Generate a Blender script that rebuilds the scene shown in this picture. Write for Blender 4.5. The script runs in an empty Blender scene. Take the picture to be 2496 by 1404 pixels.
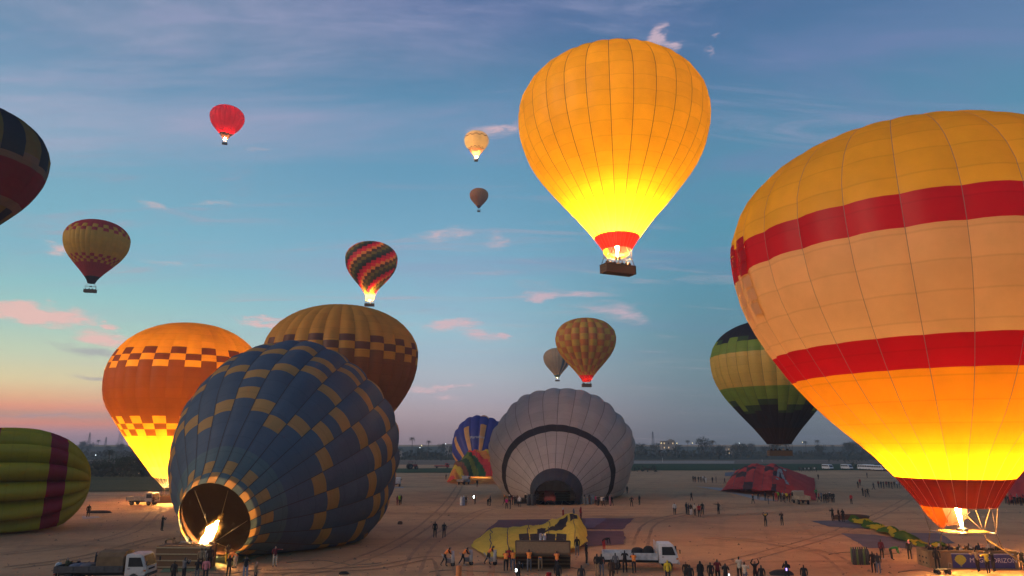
import bpy, bmesh, math, random
from math import sin, cos, pi, radians, tan, atan2, sqrt
from mathutils import Vector, Matrix, noise, Euler
random.seed(7)
S = bpy.context.scene
COL = S.collection

# ------------------------------------------------------------------ camera
H = 10.0
PITCH = radians(12.9)
FPX = 1664.0
CP, SP = cos(PITCH), sin(PITCH)
cam_d = bpy.data.cameras.new('camera'); cam = bpy.data.objects.new('camera', cam_d); COL.objects.link(cam)
cam_d.sensor_width = 36.0; cam_d.lens = 24.0; cam_d.clip_start = 0.3; cam_d.clip_end = 20000
cam.location = (0, 0, H); cam.rotation_euler = (pi / 2 + PITCH, 0, 0)
S.camera = cam


def ray(px, py):
    u = (px - 1248) / FPX; v = (702 - py) / FPX
    return Vector((u, CP - v * SP, SP + v * CP))


def gp(px, py, z=0.0):
    "point of the photograph on the level z"
    d = ray(px, py); t = (z - H) / d.z
    return Vector((d.x * t, d.y * t, z))


def at(px, py, Y):
    d = ray(px, py); t = Y / d.y
    return Vector((d.x * t, Y, H + d.z * t))


def elev(px, py):
    d = ray(px, py).normalized()
    return math.degrees(math.asin(d.z))


def azim(px, py):
    d = ray(px, py)
    return math.degrees(atan2(d.x, d.y))


def lin(*c):
    out = []
    for x in c:
        x = x / 255.0
        out.append(x / 12.92 if x <= 0.04045 else ((x + 0.055) / 1.055) ** 2.4)
    return tuple(out)


# ------------------------------------------------------------------ node helper
class NT:
    def __init__(s, tree):
        s.t = tree; s.n = tree.nodes; s.l = tree.links

    def add(s, kind, **kw):
        n = s.n.new(kind)
        for k, v in kw.items():
            setattr(n, k, v)
        return n

    def put(s, sock, v):
        if v is None:
            return
        if isinstance(v, bpy.types.NodeSocket):
            s.l.new(v, sock)
        else:
            if hasattr(sock.default_value, '__len__') and len(sock.default_value) == 4 and len(v) == 3:
                v = (*v, 1.0)
            sock.default_value = v

    def m(s, op, a, b=None, c=None, clamp=False):
        n = s.add('ShaderNodeMath', operation=op, use_clamp=clamp)
        s.put(n.inputs[0], a); s.put(n.inputs[1], b); s.put(n.inputs[2], c)
        return n.outputs[0]

    def vm(s, op, a, b=None, out=0):
        n = s.add('ShaderNodeVectorMath', operation=op)
        s.put(n.inputs[0], a); s.put(n.inputs[1], b)
        return n.outputs[out]

    def mix(s, f, a, b, mode='MIX'):
        n = s.add('ShaderNodeMix', data_type='RGBA', blend_type=mode)
        s.put(n.inputs[0], f); s.put(n.inputs[6], a); s.put(n.inputs[7], b)
        return n.outputs[2]

    def ramp(s, f, stops, interp='LINEAR'):
        n = s.add('ShaderNodeValToRGB'); r = n.color_ramp; r.interpolation = interp
        while len(r.elements) < len(stops):
            r.elements.new(0.5)
        for e, (p, c) in zip(r.elements, stops):
            e.position = p; e.color = (*c, 1.0) if len(c) == 3 else c
        s.put(n.inputs[0], f)
        return n.outputs[0]

    def rng(s, v, a, b, c=0.0, d=1.0, smooth=False):
        n = s.add('ShaderNodeMapRange', interpolation_type='SMOOTHSTEP' if smooth else 'LINEAR')
        s.put(n.inputs[0], v)
        for i, x in enumerate((a, b, c, d)):
            s.put(n.inputs[1 + i], x)
        return n.outputs[0]

    def noise(s, vec, scale, detail=4.0, rough=0.55, dist=0.0):
        n = s.add('ShaderNodeTexNoise')
        s.put(n.inputs['Vector'], vec)
        n.inputs['Scale'].default_value = scale; n.inputs['Detail'].default_value = detail
        n.inputs['Roughness'].default_value = rough; n.inputs['Distortion'].default_value = dist
        return n.outputs[0]


# ------------------------------------------------------------------ sky (dawn, the sun still below the horizon on the left)
W = bpy.data.worlds.new('World'); S.world = W; W.use_nodes = True
wt = NT(W.node_tree); wt.n.clear()
tc = wt.add('ShaderNodeTexCoord')
dirv = wt.vm('NORMALIZE', tc.outputs['Generated'])
sep = wt.add('ShaderNodeSeparateXYZ'); wt.put(sep.inputs[0], dirv)
EL = wt.m('MULTIPLY', wt.m('ARCSINE', sep.outputs[2]), 180 / pi)
AZ = wt.m('MULTIPLY', wt.m('ARCTAN2', sep.outputs[0], sep.outputs[1]), 180 / pi)
EMAX = 60.0


def column(px, rows):
    st = sorted((max(0.0, elev(px, y)) / EMAX, lin(*c)) for y, c in rows)
    return st


left = column(60, [(-900, (58, 88, 140)), (20, (106, 138, 174)), (150, (116, 150, 184)), (300, (124, 166, 194)), (450, (124, 176, 197)),
                   (600, (126, 184, 199)), (700, (148, 198, 198)), (790, (174, 206, 190)), (860, (202, 212, 178)),
                   (925, (226, 206, 158)), (965, (230, 176, 132)), (992, (226, 146, 118)), (1008, (184, 142, 126)), (1030, (208, 132, 114)),
                   (1052, (160, 128, 138)), (1083, (124, 112, 128))])
mid = column(1100, [(-900, (50, 78, 132)), (20, (86, 112, 162)), (150, (92, 128, 168)), (300, (90, 146, 182)), (450, (104, 156, 188)),
                    (600, (120, 168, 194)), (700, (132, 178, 198)), (800, (148, 186, 200)), (860, (156, 180, 194)),
                    (920, (166, 174, 184)), (970, (166, 160, 170)), (1010, (160, 145, 152)), (1050, (142, 125, 132)), (1083, (126, 112, 120))])
right = column(1750, [(-900, (44, 74, 122)), (20, (72, 108, 156)), (150, (78, 118, 162)), (300, (84, 132, 168)), (450, (80, 142, 172)),
                      (600, (76, 142, 166)), (700, (76, 137, 158)), (800, (84, 132, 148)), (900, (96, 126, 138)),
                      (1000, (96, 111, 122)), (1060, (88, 98, 108)), (1083, (84, 92, 102))])


def lookup(st, f):
    if f <= st[0][0]: return st[0][1]
    for (p0, c0), (p1, c1) in zip(st, st[1:]):
        if f <= p1:
            k = (f - p0) / (p1 - p0)
            return tuple(a + (b - a) * k for a, b in zip(c0, c1))
    return st[-1][1]


EF = wt.m('DIVIDE', EL, EMAX)
cl_, cm_, cr_ = (wt.ramp(EF, s_) for s_ in (left, mid, right))
aabs = wt.m('ABSOLUTE', wt.m('ADD', AZ, 40.0))          # the glow is centred on the left of the frame and falls off on both sides
f1 = wt.rng(aabs, 2.0, 34.0, 0, 1, True)
f2 = wt.rng(aabs, 34.0, 58.0, 0, 1, True)
sky = wt.mix(f2, wt.mix(f1, cl_, cm_), cr_)

# clouds: thin mauve cirrus, drawn on a cloud layer plane above the field
inv = wt.m('DIVIDE', 1.0, wt.m('ADD', wt.m('MAXIMUM', sep.outputs[2], 0.0), 0.12))
cxy = wt.add('ShaderNodeCombineXYZ')
wt.put(cxy.inputs[0], wt.m('MULTIPLY', sep.outputs[0], inv)); wt.put(cxy.inputs[1], wt.m('MULTIPLY', sep.outputs[1], inv))
mp = wt.add('ShaderNodeMapping'); wt.put(mp.inputs[0], cxy.outputs[0])
mp.inputs['Rotation'].default_value = (0, 0, radians(-38)); mp.inputs['Scale'].default_value = (0.55, 1.9, 1)
cir = wt.noise(mp.outputs[0], 1.15, 6, 0.62, 0.6)
cirm = wt.m('MULTIPLY', wt.rng(cir, 0.43, 0.78, 0, 1, True), wt.rng(EL, 5, 22, 0.10, 1.0, True))
azcoord = wt.add('ShaderNodeCombineXYZ'); wt.put(azcoord.inputs[0], AZ); wt.put(azcoord.inputs[1], EL)
azv = azcoord.outputs[0]
fine = wt.noise(wt.vm('MULTIPLY', azv, (0.22, 0.8, 1)), 1.0, 5, 0.6, 0.4)
fine2 = wt.noise(wt.vm('MULTIPLY', azv, (0.42, 1.9, 1)), 1.0, 7, 0.7, 1.2)
warm = wt.mix(wt.rng(AZ, -35, 15, 0, 1), lin(176, 170, 194), lin(112, 122, 168))
sky = wt.mix(1.0, sky, wt.ramp(EF, [(0.0, (1, 1, 1)), (0.12, (1, 1, 1)), (0.25, (.93, 1.0, 1.0)), (0.36, (.80, .93, .92)), (0.60, (.62, .78, .77)), (1.0, (.60, .74, .76))]), 'MULTIPLY')
sky = wt.mix(wt.m('MULTIPLY', cirm, 0.85), sky, warm)
mp2 = wt.add('ShaderNodeMapping'); wt.put(mp2.inputs[0], cxy.outputs[0])
mp2.inputs['Rotation'].default_value = (0, 0, radians(-62)); mp2.inputs['Scale'].default_value = (0.8, 4.2, 1)
wis = wt.noise(mp2.outputs[0], 1.1, 8, 0.68, 1.4)
wism = wt.m('MULTIPLY', wt.rng(wis, 0.50, 0.80, 0, 1, True), wt.rng(EL, 4, 14, 0.25, 1.0, True))
sky = wt.mix(wt.m('MULTIPLY', wism, 0.72), sky, wt.mix(wt.rng(EL, 6, 26, 0, 1), lin(196, 172, 176), lin(142, 146, 180)))


wcol = wt.add('ShaderNodeTexNoise'); wt.put(wcol.inputs['Vector'], wt.vm('MULTIPLY', azv, (0.16, 0.5, 1))); wcol.inputs['Scale'].default_value = 1.0; wcol.inputs['Detail'].default_value = 6; wcol.inputs['Roughness'].default_value = 0.62
azw = wt.vm('ADD', azv, wt.vm('MULTIPLY', wt.vm('SUBTRACT', wcol.outputs['Color'], (0.5, 0.5, 0.5)), (7.0, 2.6, 0)))


def blob(px, py, w, h, rot=0.0, k=1.0):
    "soft elliptic cloud patch in the sky, w and h half sizes in degrees"
    mpn = wt.add('ShaderNodeMapping', vector_type='TEXTURE'); wt.put(mpn.inputs[0], azw)
    mpn.inputs['Location'].default_value = (azim(px, py), elev(px, py), 0)
    mpn.inputs['Rotation'].default_value = (0, 0, radians(rot)); mpn.inputs['Scale'].default_value = (w, h, 1)
    ln = wt.vm('LENGTH', mpn.outputs[0], out=1)
    return wt.m('MULTIPLY', wt.m('SUBTRACT', 1.0, ln, clamp=True), k)


def many(bl):
    acc = None
    for b in bl:
        v = blob(*b)
        acc = v if acc is None else wt.m('MAXIMUM', acc, v)
    return acc


pink = many([(90, 766, 5.0, 0.9, 0, 1.2), (190, 782, 2.4, .5, 4, .8), (262, 792, 1.0, .32, 0, 1), (255, 820, 3.4, 1.0, -4, .9), (650, 793, 3.6, .42, 1, .9), (150, 612, 2.2, .6, -8, .6),
             (1100, 792, 4.0, .7, 2, 1.0), (1165, 816, 3.6, 1.1, -10, .75), (1210, 826, 1.6, .7, 0, .9), (1320, 731, 2.4, .7, 0, 1.0), (1410, 722, 3.4, .5, 4, .7),
             (1520, 766, 3.0, 1.2, -8, .75), (1075, 575, 4.6, .9, 14, .62), (1185, 585, 2.4, 1.6, -40, .5), (1210, 318, 5.0, .9, 9, .72), (1610, 74, 1.6, 1.3, 30, 1.0), (1632, 100, 1.9, .7, -18, .9),
             (1745, 90, 1.0, .3, 10, .5), (1730, 118, .5, .9, 20, .4), (1060, 943, 5.2, .5, 0, .75), (1080, 968, 3.0, .35, -3, .5), (640, 366, 2.6, .5, 10, .35), (390, 500, 3.4, .6, -6, .5), (520, 490, 4, .5, 8, .35),
             (430, 638, 6, .35, -2, .4)])
pm = wt.m('MULTIPLY', wt.rng(wt.m('MULTIPLY', pink, wt.m('ADD', -0.25, wt.m('MULTIPLY', fine2, 2.6))), 0.16, 0.85, 0, 1, True), 0.85)
pinkcol = wt.mix(wt.rng(AZ, -38, 8, 0, 1), lin(246, 190, 178), lin(196, 170, 182))
sky = wt.mix(pm, sky, pinkcol)
grey = many([(215, 850, 5.5, .6, -5, .8), (230, 910, 3.6, .32, 0, .9), (60, 1010, 12, .35, 0, .6), (1080, 949, 4.0, .18, 0, .6)])
gm = wt.m('MULTIPLY', wt.rng(wt.m('MULTIPLY', grey, wt.m('ADD', 0.4, fine)), 0.2, 0.7, 0, 1, True), 0.55)
sky = wt.mix(gm, sky, lin(150, 142, 160))
SUN_AZ, SUN_EL = radians(-113), radians(12)
nish = wt.add('ShaderNodeTexSky', sky_type='NISHITA'); nish.sun_disc = False
nish.sun_elevation = radians(1.0); nish.sun_rotation = SUN_AZ
total = wt.mix(1.0, sky, wt.mix(1.0, nish.outputs[0], (0.012, 0.012, 0.012), 'MULTIPLY'), 'ADD')
bg = wt.add('ShaderNodeBackground'); wt.put(bg.inputs[0], total); bg.inputs[1].default_value = 1.32
wo = wt.add('ShaderNodeOutputWorld'); wt.l.new(bg.outputs[0], wo.inputs[0])
W.cycles.sampling_method = 'MANUAL'; W.cycles.sample_map_resolution = 512

# the first low light over the horizon
sl = bpy.data.lights.new('sun', 'SUN'); sl.energy = 1.5; sl.angle = radians(40); sl.color = (1.0, 0.70, 0.50)
so = bpy.data.objects.new('sun', sl); COL.objects.link(so)
sd = Vector((sin(SUN_AZ) * cos(SUN_EL), cos(SUN_AZ) * cos(SUN_EL), sin(SUN_EL)))
so.rotation_euler = (-sd).to_track_quat('-Z', 'Y').to_euler(); so.location = (-60, 0, 60)

S.view_settings.view_transform = 'Standard'; S.view_settings.look = 'None'
S.view_settings.exposure = 0.0; S.view_settings.gamma = 1.0; S.view_settings.use_curve_mapping = False
cy = S.cycles
cy.use_denoising = True
cy.max_bounces = 8; cy.diffuse_bounces = 5; cy.transmission_bounces = 5; cy.glossy_bounces = 2; cy.transparent_max_bounces = 16
cy.volume_bounces = 0; cy.volume_step_rate = 1.0; cy.volume_max_steps = 128; cy.sample_clamp_indirect = 6.0
cy.use_light_tree = True

# ------------------------------------------------------------------ materials
MATS = {}


def base_mat(name):
    m = bpy.data.materials.new(name); m.use_nodes = True
    t = NT(m.node_tree); t.n.clear()
    o = t.add('ShaderNodeOutputMaterial')
    return m, t, o


def plain(name, col, rough=0.7, metal=0.0, var=0.15, scale=6.0, emit=None, es=0.0, spec=0.4):
    if name in MATS: return MATS[name]
    m, t, o = base_mat(name)
    p = t.add('ShaderNodeBsdfPrincipled')
    g = t.add('ShaderNodeTexCoord')
    n = t.noise(g.outputs['Object'], scale, 4)
    k = t.rng(n, 0.3, 0.7, 1 - var, 1 + var)
    c = t.mix(1.0, (*col, 1), k, 'MULTIPLY')
    t.put(p.inputs['Base Color'], c)
    p.inputs['Roughness'].default_value = rough; p.inputs['Metallic'].default_value = metal
    p.inputs['Specular IOR Level'].default_value = spec
    if emit:
        p.inputs['Emission Color'].default_value = (*emit, 1); p.inputs['Emission Strength'].default_value = es
    t.l.new(p.outputs[0], o.inputs[0])
    MATS[name] = m
    return m


def glow(name, col, strength):
    if name in MATS: return MATS[name]
    m, t, o = base_mat(name)
    e = t.add('ShaderNodeEmission'); e.inputs[0].default_value = (*col, 1); e.inputs[1].default_value = strength
    t.l.new(e.outputs[0], o.inputs[0]); MATS[name] = m
    return m


def fabric(name, col, tr=0.5, seam=0.14):
    "thin coated nylon: reflects and lets light through, sewn in panels along the gores"
    if name in MATS: return MATS[name]
    m, t, o = base_mat(name)
    uv = t.add('ShaderNodeUVMap'); uv.uv_map = 'UVMap'
    su = t.add('ShaderNodeSeparateXYZ'); t.put(su.inputs[0], uv.outputs[0])
    fl = t.vm('FLOOR', uv.outputs[0])
    wn = t.add('ShaderNodeTexWhiteNoise', noise_dimensions='2D'); t.put(wn.inputs[0], fl)
    fv = t.m('FRACT', su.outputs[1])
    line = t.rng(t.m('MINIMUM', fv, t.m('SUBTRACT', 1.0, fv)), 0.0, 0.05, 1 - seam, 1.0)
    g = t.add('ShaderNodeTexCoord')
    st = t.rng(t.noise(g.outputs['Object'], 0.35, 5, 0.6), 0.3, 0.72, 0.90, 1.05)
    k = t.m('MULTIPLY', t.m('MULTIPLY', t.rng(wn.outputs[0], 0, 1, 0.94, 1.04), line), st)
    c = t.mix(1.0, (*col, 1), k, 'MULTIPLY')
    d = t.add('ShaderNodeBsdfDiffuse'); t.put(d.inputs[0], c)
    tl = t.add('ShaderNodeBsdfTranslucent'); t.put(tl.inputs[0], c)
    bump = t.add('ShaderNodeBump'); bump.inputs['Strength'].default_value = 0.25; bump.inputs['Distance'].default_value = 0.25
    t.put(bump.inputs['Height'], t.noise(g.outputs['Object'], 0.9, 4, 0.55))
    t.l.new(bump.outputs[0], d.inputs['Normal'])
    mx = t.add('ShaderNodeMixShader'); mx.inputs[0].default_value = tr
    t.l.new(d.outputs[0], mx.inputs[1]); t.l.new(tl.outputs[0], mx.inputs[2])
    gl = t.add('ShaderNodeBsdfGlossy'); gl.inputs['Roughness'].default_value = 0.45; gl.inputs[0].default_value = (1, 1, 1, 1)
    m2 = t.add('ShaderNodeMixShader'); m2.inputs[0].default_value = 0.02
    t.l.new(mx.outputs[0], m2.inputs[1]); t.l.new(gl.outputs[0], m2.inputs[2])
    t.l.new(m2.outputs[0], o.inputs[0]); MATS[name] = m
    return m


def wicker(name, col):
    if name in MATS: return MATS[name]
    m, t, o = base_mat(name)
    g = t.add('ShaderNodeTexCoord')
    w = t.add('ShaderNodeTexWave', wave_type='BANDS', bands_direction='Z'); t.put(w.inputs[0], g.outputs['Object']); w.inputs['Scale'].default_value = 6
    w.inputs['Distortion'].default_value = 1.5
    w2 = t.add('ShaderNodeTexWave', wave_type='BANDS', bands_direction='X'); t.put(w2.inputs[0], g.outputs['Object']); w2.inputs['Scale'].default_value = 3
    k = t.rng(t.m('MULTIPLY', w.outputs[1], w2.outputs[1]), 0, 1, 0.55, 1.15)
    c = t.mix(1.0, (*col, 1), k, 'MULTIPLY')
    p = t.add('ShaderNodeBsdfPrincipled'); t.put(p.inputs['Base Color'], c); p.inputs['Roughness'].default_value = 0.7
    b = t.add('ShaderNodeBump'); b.inputs['Strength'].default_value = 0.5; b.inputs['Distance'].default_value = 0.02
    t.put(b.inputs['Height'], k); t.l.new(b.outputs[0], p.inputs['Normal'])
    t.l.new(p.outputs[0], o.inputs[0]); MATS[name] = m
    return m


# ------------------------------------------------------------------ object helpers
def tag(o, label=None, cat=None, group=None, kind=None):
    if label: o['label'] = label
    if cat: o['category'] = cat
    if group: o['group'] = group
    if kind: o['kind'] = kind
    return o


def empty(name, loc=(0, 0, 0), rz=0.0, label=None, cat=None, group=None):
    o = bpy.data.objects.new(name, None); COL.objects.link(o)
    o.location = loc; o.rotation_euler = (0, 0, rz); o.empty_display_size = 0.3
    return tag(o, label, cat, group)


def mesh_obj(name, verts, faces, mats, parent=None, midx=None, uvs=None, smooth=False):
    me = bpy.data.meshes.new(name)
    me.from_pydata([tuple(v) for v in verts], [], faces)
    for m in mats: me.materials.append(m)
    if midx: me.polygons.foreach_set('material_index', midx)
    if smooth: me.polygons.foreach_set('use_smooth', [True] * len(me.polygons))
    if uvs:
        l = me.uv_layers.new(name='UVMap')
        flat = []
        for f in faces:
            for i in f: flat.extend(uvs[i])
        l.data.foreach_set('uv', flat)
    me.update()
    o = bpy.data.objects.new(name, me); COL.objects.link(o)
    if parent: o.parent = parent
    return o


class MB:
    def __init__(s):
        s.v = []; s.f = []; s.mi = []; s.mats = []; s.sm = []

    def _m(s, mat):
        if mat not in s.mats: s.mats.append(mat)
        return s.mats.index(mat)

    def box(s, c, size, mat, rot=None, taper=1.0, chamfer=0.0):
        hx, hy, hz = size[0] / 2, size[1] / 2, size[2] / 2
        b = len(s.v); k = s._m(mat)
        R = Euler(rot).to_matrix() if rot else None
        for z, tp in ((-hz, 1.0), (hz, taper)):
            for x, y in ((-hx, -hy), (hx, -hy), (hx, hy), (-hx, hy)):
                p = Vector((x * tp, y * tp, z))
                if R: p = R @ p
                s.v.append(p + Vector(c))
        for f in ((0, 3, 2, 1), (4, 5, 6, 7), (0, 1, 5, 4), (1, 2, 6, 5), (2, 3, 7, 6), (3, 0, 4, 7)):
            s.f.append(tuple(b + i for i in f)); s.mi.append(k); s.sm.append(False)
        return s

    def tube(s, pts, r, mat, n=6, caps=True):
        pts = [Vector(p) for p in pts]; k = s._m(mat); b = len(s.v)
        rr = r if isinstance(r, (list, tuple)) else [r] * len(pts)
        for i, p in enumerate(pts):
            d = (pts[min(i + 1, len(pts) - 1)] - pts[max(i - 1, 0)]).normalized()
            a = d.orthogonal().normalized(); c = d.cross(a)
            # keep a stable frame
            ref = Vector((0, 0, 1)) if abs(d.z) < 0.9 else Vector((1, 0, 0))
            a = (ref - d * ref.dot(d)).normalized(); c = d.cross(a)
            for j in range(n):
                t = 2 * pi * j / n
                s.v.append(p + (a * cos(t) + c * sin(t)) * rr[i])
        for i in range(len(pts) - 1):
            for j in range(n):
                s.f.append((b + i * n + j, b + i * n + (j + 1) % n, b + (i + 1) * n + (j + 1) % n, b + (i + 1) * n + j)); s.mi.append(k); s.sm.append(True)
        if caps:
            s.f.append(tuple(b + j for j in reversed(range(n)))); s.mi.append(k); s.sm.append(False)
            e = b + (len(pts) - 1) * n
            s.f.append(tuple(e + j for j in range(n))); s.mi.append(k); s.sm.append(False)
        return s

    def prism(s, poly, y0, y1, mat, axis='y'):
        "poly is a list of (x,z), swept from y0 to y1"
        b = len(s.v); k = s._m(mat); n = len(poly)
        for y in (y0, y1):
            for x, z in poly:
                s.v.append(Vector((x, y, z)))
        s.f.append(tuple(b + i for i in range(n))); s.f.append(tuple(b + n + i for i in reversed(range(n))))
        for i in range(n):
            j = (i + 1) % n
            s.f.append((b + i, b + n + i, b + n + j, b + j))
        s.mi += [k] * (n + 2); s.sm += [False] * (n + 2)
        return s

    def lathe(s, prof, c, mat, n=12, axis='z'):
        b = len(s.v); k = s._m(mat)
        for r, z in prof:
            for j in range(n):
                t = 2 * pi * j / n
                p = Vector((r * cos(t), r * sin(t), z))
                if axis == 'y': p = Vector((p.x, p.z, p.y))
                if axis == 'x': p = Vector((p.z, p.x, p.y))
                s.v.append(p + Vector(c))
        for i in range(len(prof) - 1):
            for j in range(n):
                s.f.append((b + i * n + j, b + i * n + (j + 1) % n, b + (i + 1) * n + (j + 1) % n, b + (i + 1) * n + j)); s.mi.append(k); s.sm.append(True)
        s.f.append(tuple(b + j for j in reversed(range(n)))); s.mi.append(k); s.sm.append(False)
        e = b + (len(prof) - 1) * n
        s.f.append(tuple(e + j for j in range(n))); s.mi.append(k); s.sm.append(False)
        return s

    def quad(s, pts, mat):
        b = len(s.v); s.v += [Vector(p) for p in pts]; s.f.append(tuple(range(b, b + len(pts)))); s.mi.append(s._m(mat)); s.sm.append(False)
        return s

    def xf(s, M):
        s.v = [M @ v for v in s.v]; return s

    def build(s, name, parent=None, bevel=0.0):
        o = mesh_obj(name, s.v, s.f, s.mats, parent, s.mi)
        o.data.polygons.foreach_set('use_smooth', s.sm)
        if bevel:
            md = o.modifiers.new('bevel', 'BEVEL'); md.width = bevel; md.segments = 2; md.limit_method = 'ANGLE'
        return o


def copy_tree(o, parent=None):
    c = o.copy(); COL.objects.link(c)
    if parent: c.parent = parent
    for ch in list(o.children):
        d = copy_tree(ch, c); d.matrix_parent_inverse = ch.matrix_parent_inverse
    return c


# ------------------------------------------------------------------ ground and fields
def ground_mat():
    m, t, o = base_mat('sand')
    g = t.add('ShaderNodeNewGeometry'); P = g.outputs['Position']
    big = t.noise(P, 0.012, 5, 0.6, 0.5); med = t.noise(P, 0.09, 6, 0.62); fin = t.noise(P, 1.6, 5, 0.7)
    mp = t.add('ShaderNodeMapping'); t.put(mp.inputs[0], P); mp.inputs['Scale'].default_value = (0.02, 0.16, 1); mp.inputs['Rotation'].default_value = (0, 0, radians(9))
    tr = t.noise(mp.outputs[0], 1.0, 5, 0.6, 0.8)
    c = t.mix(t.rng(big, .35, .66), lin(182, 144, 106), lin(202, 160, 116))
    c = t.mix(t.m('MULTIPLY', t.rng(med, .42, .7), 0.5), c, lin(152, 120, 88))
    c = t.mix(t.m('MULTIPLY', t.rng(tr, .5, .72), 0.5), c, lin(124, 94, 70))
    c = t.mix(t.m('MULTIPLY', t.rng(fin, .5, .75), 0.35), c, lin(218, 176, 130))
    # wheel ruts that wander over the field
    for rot, sc, ph in ((18, .06, 0.0), (-27, .05, 2.0), (64, .045, 5.0)):
        mq = t.add('ShaderNodeMapping'); t.put(mq.inputs[0], P); mq.inputs['Rotation'].default_value = (0, 0, radians(rot)); mq.inputs['Location'].default_value = (ph, ph, 0)
        wv = t.add('ShaderNodeTexWave', wave_type='BANDS', bands_direction='X'); t.put(wv.inputs[0], mq.outputs[0])
        wv.inputs['Scale'].default_value = sc; wv.inputs['Distortion'].default_value = 5.0; wv.inputs['Detail'].default_value = 2; wv.inputs['Detail Scale'].default_value = 0.25
        k = t.m('MULTIPLY', t.rng(wv.outputs[1], .93, .99), t.rng(med, .38, .6))
        c = t.mix(t.m('MULTIPLY', k, 0.14), c, lin(104, 80, 64))
    p = t.add('ShaderNodeBsdfPrincipled'); t.put(p.inputs['Base Color'], c); p.inputs['Roughness'].default_value = 0.95; p.inputs['Specular IOR Level'].default_value = 0.1
    hgt = t.m('ADD', t.m('MULTIPLY', med, 0.6), t.m('ADD', t.m('MULTIPLY', fin, 0.25), t.m('MULTIPLY', tr, 0.5)))
    b = t.add('ShaderNodeBump'); b.inputs['Strength'].default_value = 0.8; b.inputs['Distance'].default_value = 0.5; t.put(b.inputs['Height'], hgt)
    t.l.new(b.outputs[0], p.inputs['Normal']); t.l.new(p.outputs[0], o.inputs[0])
    return m


def turf(name, a, b_, sx=0.03, sy=0.14):
    m, t, o = base_mat(name)
    g = t.add('ShaderNodeNewGeometry'); P = g.outputs['Position']
    mp = t.add('ShaderNodeMapping'); t.put(mp.inputs[0], P); mp.inputs['Scale'].default_value = (sx, sy, 1)
    n = t.noise(mp.outputs[0], 1.0, 6, 0.65); f = t.noise(P, 0.8, 4, 0.7)
    c = t.mix(t.rng(n, .35, .68), (*a, 1), (*b_, 1)); c = t.mix(t.m('MULTIPLY', t.rng(f, .45, .7), .5), c, tuple(x * .5 for x in a))
    p = t.add('ShaderNodeBsdfPrincipled'); t.put(p.inputs['Base Color'], c); p.inputs['Roughness'].default_value = 0.95; p.inputs['Specular IOR Level'].default_value = 0.1
    b = t.add('ShaderNodeBump'); b.inputs['Strength'].default_value = 1; b.inputs['Distance'].default_value = .4; t.put(b.inputs['Height'], t.m('ADD', n, f)); t.l.new(b.outputs[0], p.inputs['Normal'])
    t.l.new(p.outputs[0], o.inputs[0])
    return m


G = mesh_obj('ground', [(-9000, -3000, 0), (9000, -3000, 0), (9000, 14000, 0), (-9000, 14000, 0)], [(0, 1, 2, 3)], [ground_mat()]); G['kind'] = 'structure'


def patch(name, x0, x1, y_near, y_far, mat, z, jit=0.0, n=60, slope=0.0):
    "a sheet of ground between two rows of the photograph"
    near = []; far = []
    a = gp(x0, y_near); b = gp(x1, y_near); c = gp(x0, y_far); d = gp(x1, y_far)
    for i in range(n + 1):
        k = i / n
        p = a.lerp(b, k); q = c.lerp(d, k)
        p.y += slope * p.x; q.y += slope * q.x
        p.y += jit * noise.noise((p.x * .05, y_near, 0)) * (p.y / 60); q.y += jit * noise.noise((q.x * .05, y_far, 3)) * (q.y / 60)
        near.append((p.x, p.y, z)); far.append((q.x, q.y, z))
    f = [(i, i + 1, n + 1 + i + 1, n + 1 + i) for i in range(n)]
    o = mesh_obj(name, near + far, f, [mat]); o['kind'] = 'structure'
    return o


tf_dark = turf('dark crop', (.035, .045, .022), (.06, .065, .035)); tf_green = turf('green verge', (.025, .06, .02), (.045, .08, .03))
tf_olive = turf('olive crop', (.06, .065, .022), (.10, .09, .035)); tf_dry = turf('dry earth', (.18, .13, .09), (.26, .19, .13)); tf_pale = turf('pale track', (.32, .26, .20), (.42, .35, .28))
patch('far_field', -1500, 4200, 1121, 1088.5, tf_dark, 0.05, 1.0)
patch('dry_field', -200, 4000, 1133, 1121.5, tf_dry, 0.05, .5)
patch('green_verge', 1535, 2320, 1147, 1131, tf_green, 0.10, .8)
patch('sandy_track', 1540, 1790, 1130.5, 1124, tf_pale, 0.10, .4)
patch('green_verge', 880, 1125, 1153, 1142, tf_green, 0.10, .8)
patch('crop_field', -900, 470, 1199, 1158, tf_olive, 0.10, .6)

# ------------------------------------------------------------------ balloons
TAPE = plain('dark load tape', (.06, .05, .05), .8); TAPEL = plain('pale load tape', (.26, .22, .18), .8); ROPE = plain('pale rope', (.45, .40, .33), .8)
WICK = wicker('brown wicker', (.22, .11, .045)); WICKT = wicker('tan wicker', (.36, .22, .10)); LEATHER = plain('dark leather', (.07, .04, .025), .6)
STEEL = plain('dull steel', (.35, .34, .33), .4, .8); BLACK = plain('black cloth', (.015, .015, .017), .8); WOOD = plain('runner wood', (.36, .27, .15), .7)
PAD = plain('tan pad', (.22, .13, .06), .7)


def catmull(pts, per=10):
    out = []
    n = len(pts)
    for i in range(n - 1):
        p0, p1, p2, p3 = (Vector(pts[min(max(k, 0), n - 1)]) for k in (i - 1, i, i + 1, i + 2))
        for j in range(per):
            t = j / per
            out.append(tuple(.5 * ((2 * p1) + (-p0 + p2) * t + (2 * p0 - 5 * p1 + 4 * p2 - p3) * t * t + (-p0 + 3 * p1 - 3 * p2 + p3) * t ** 3)))
    out.append(tuple(pts[-1]))
    return out


RK0 = [.96, .817, .586, .332, .129]


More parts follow.
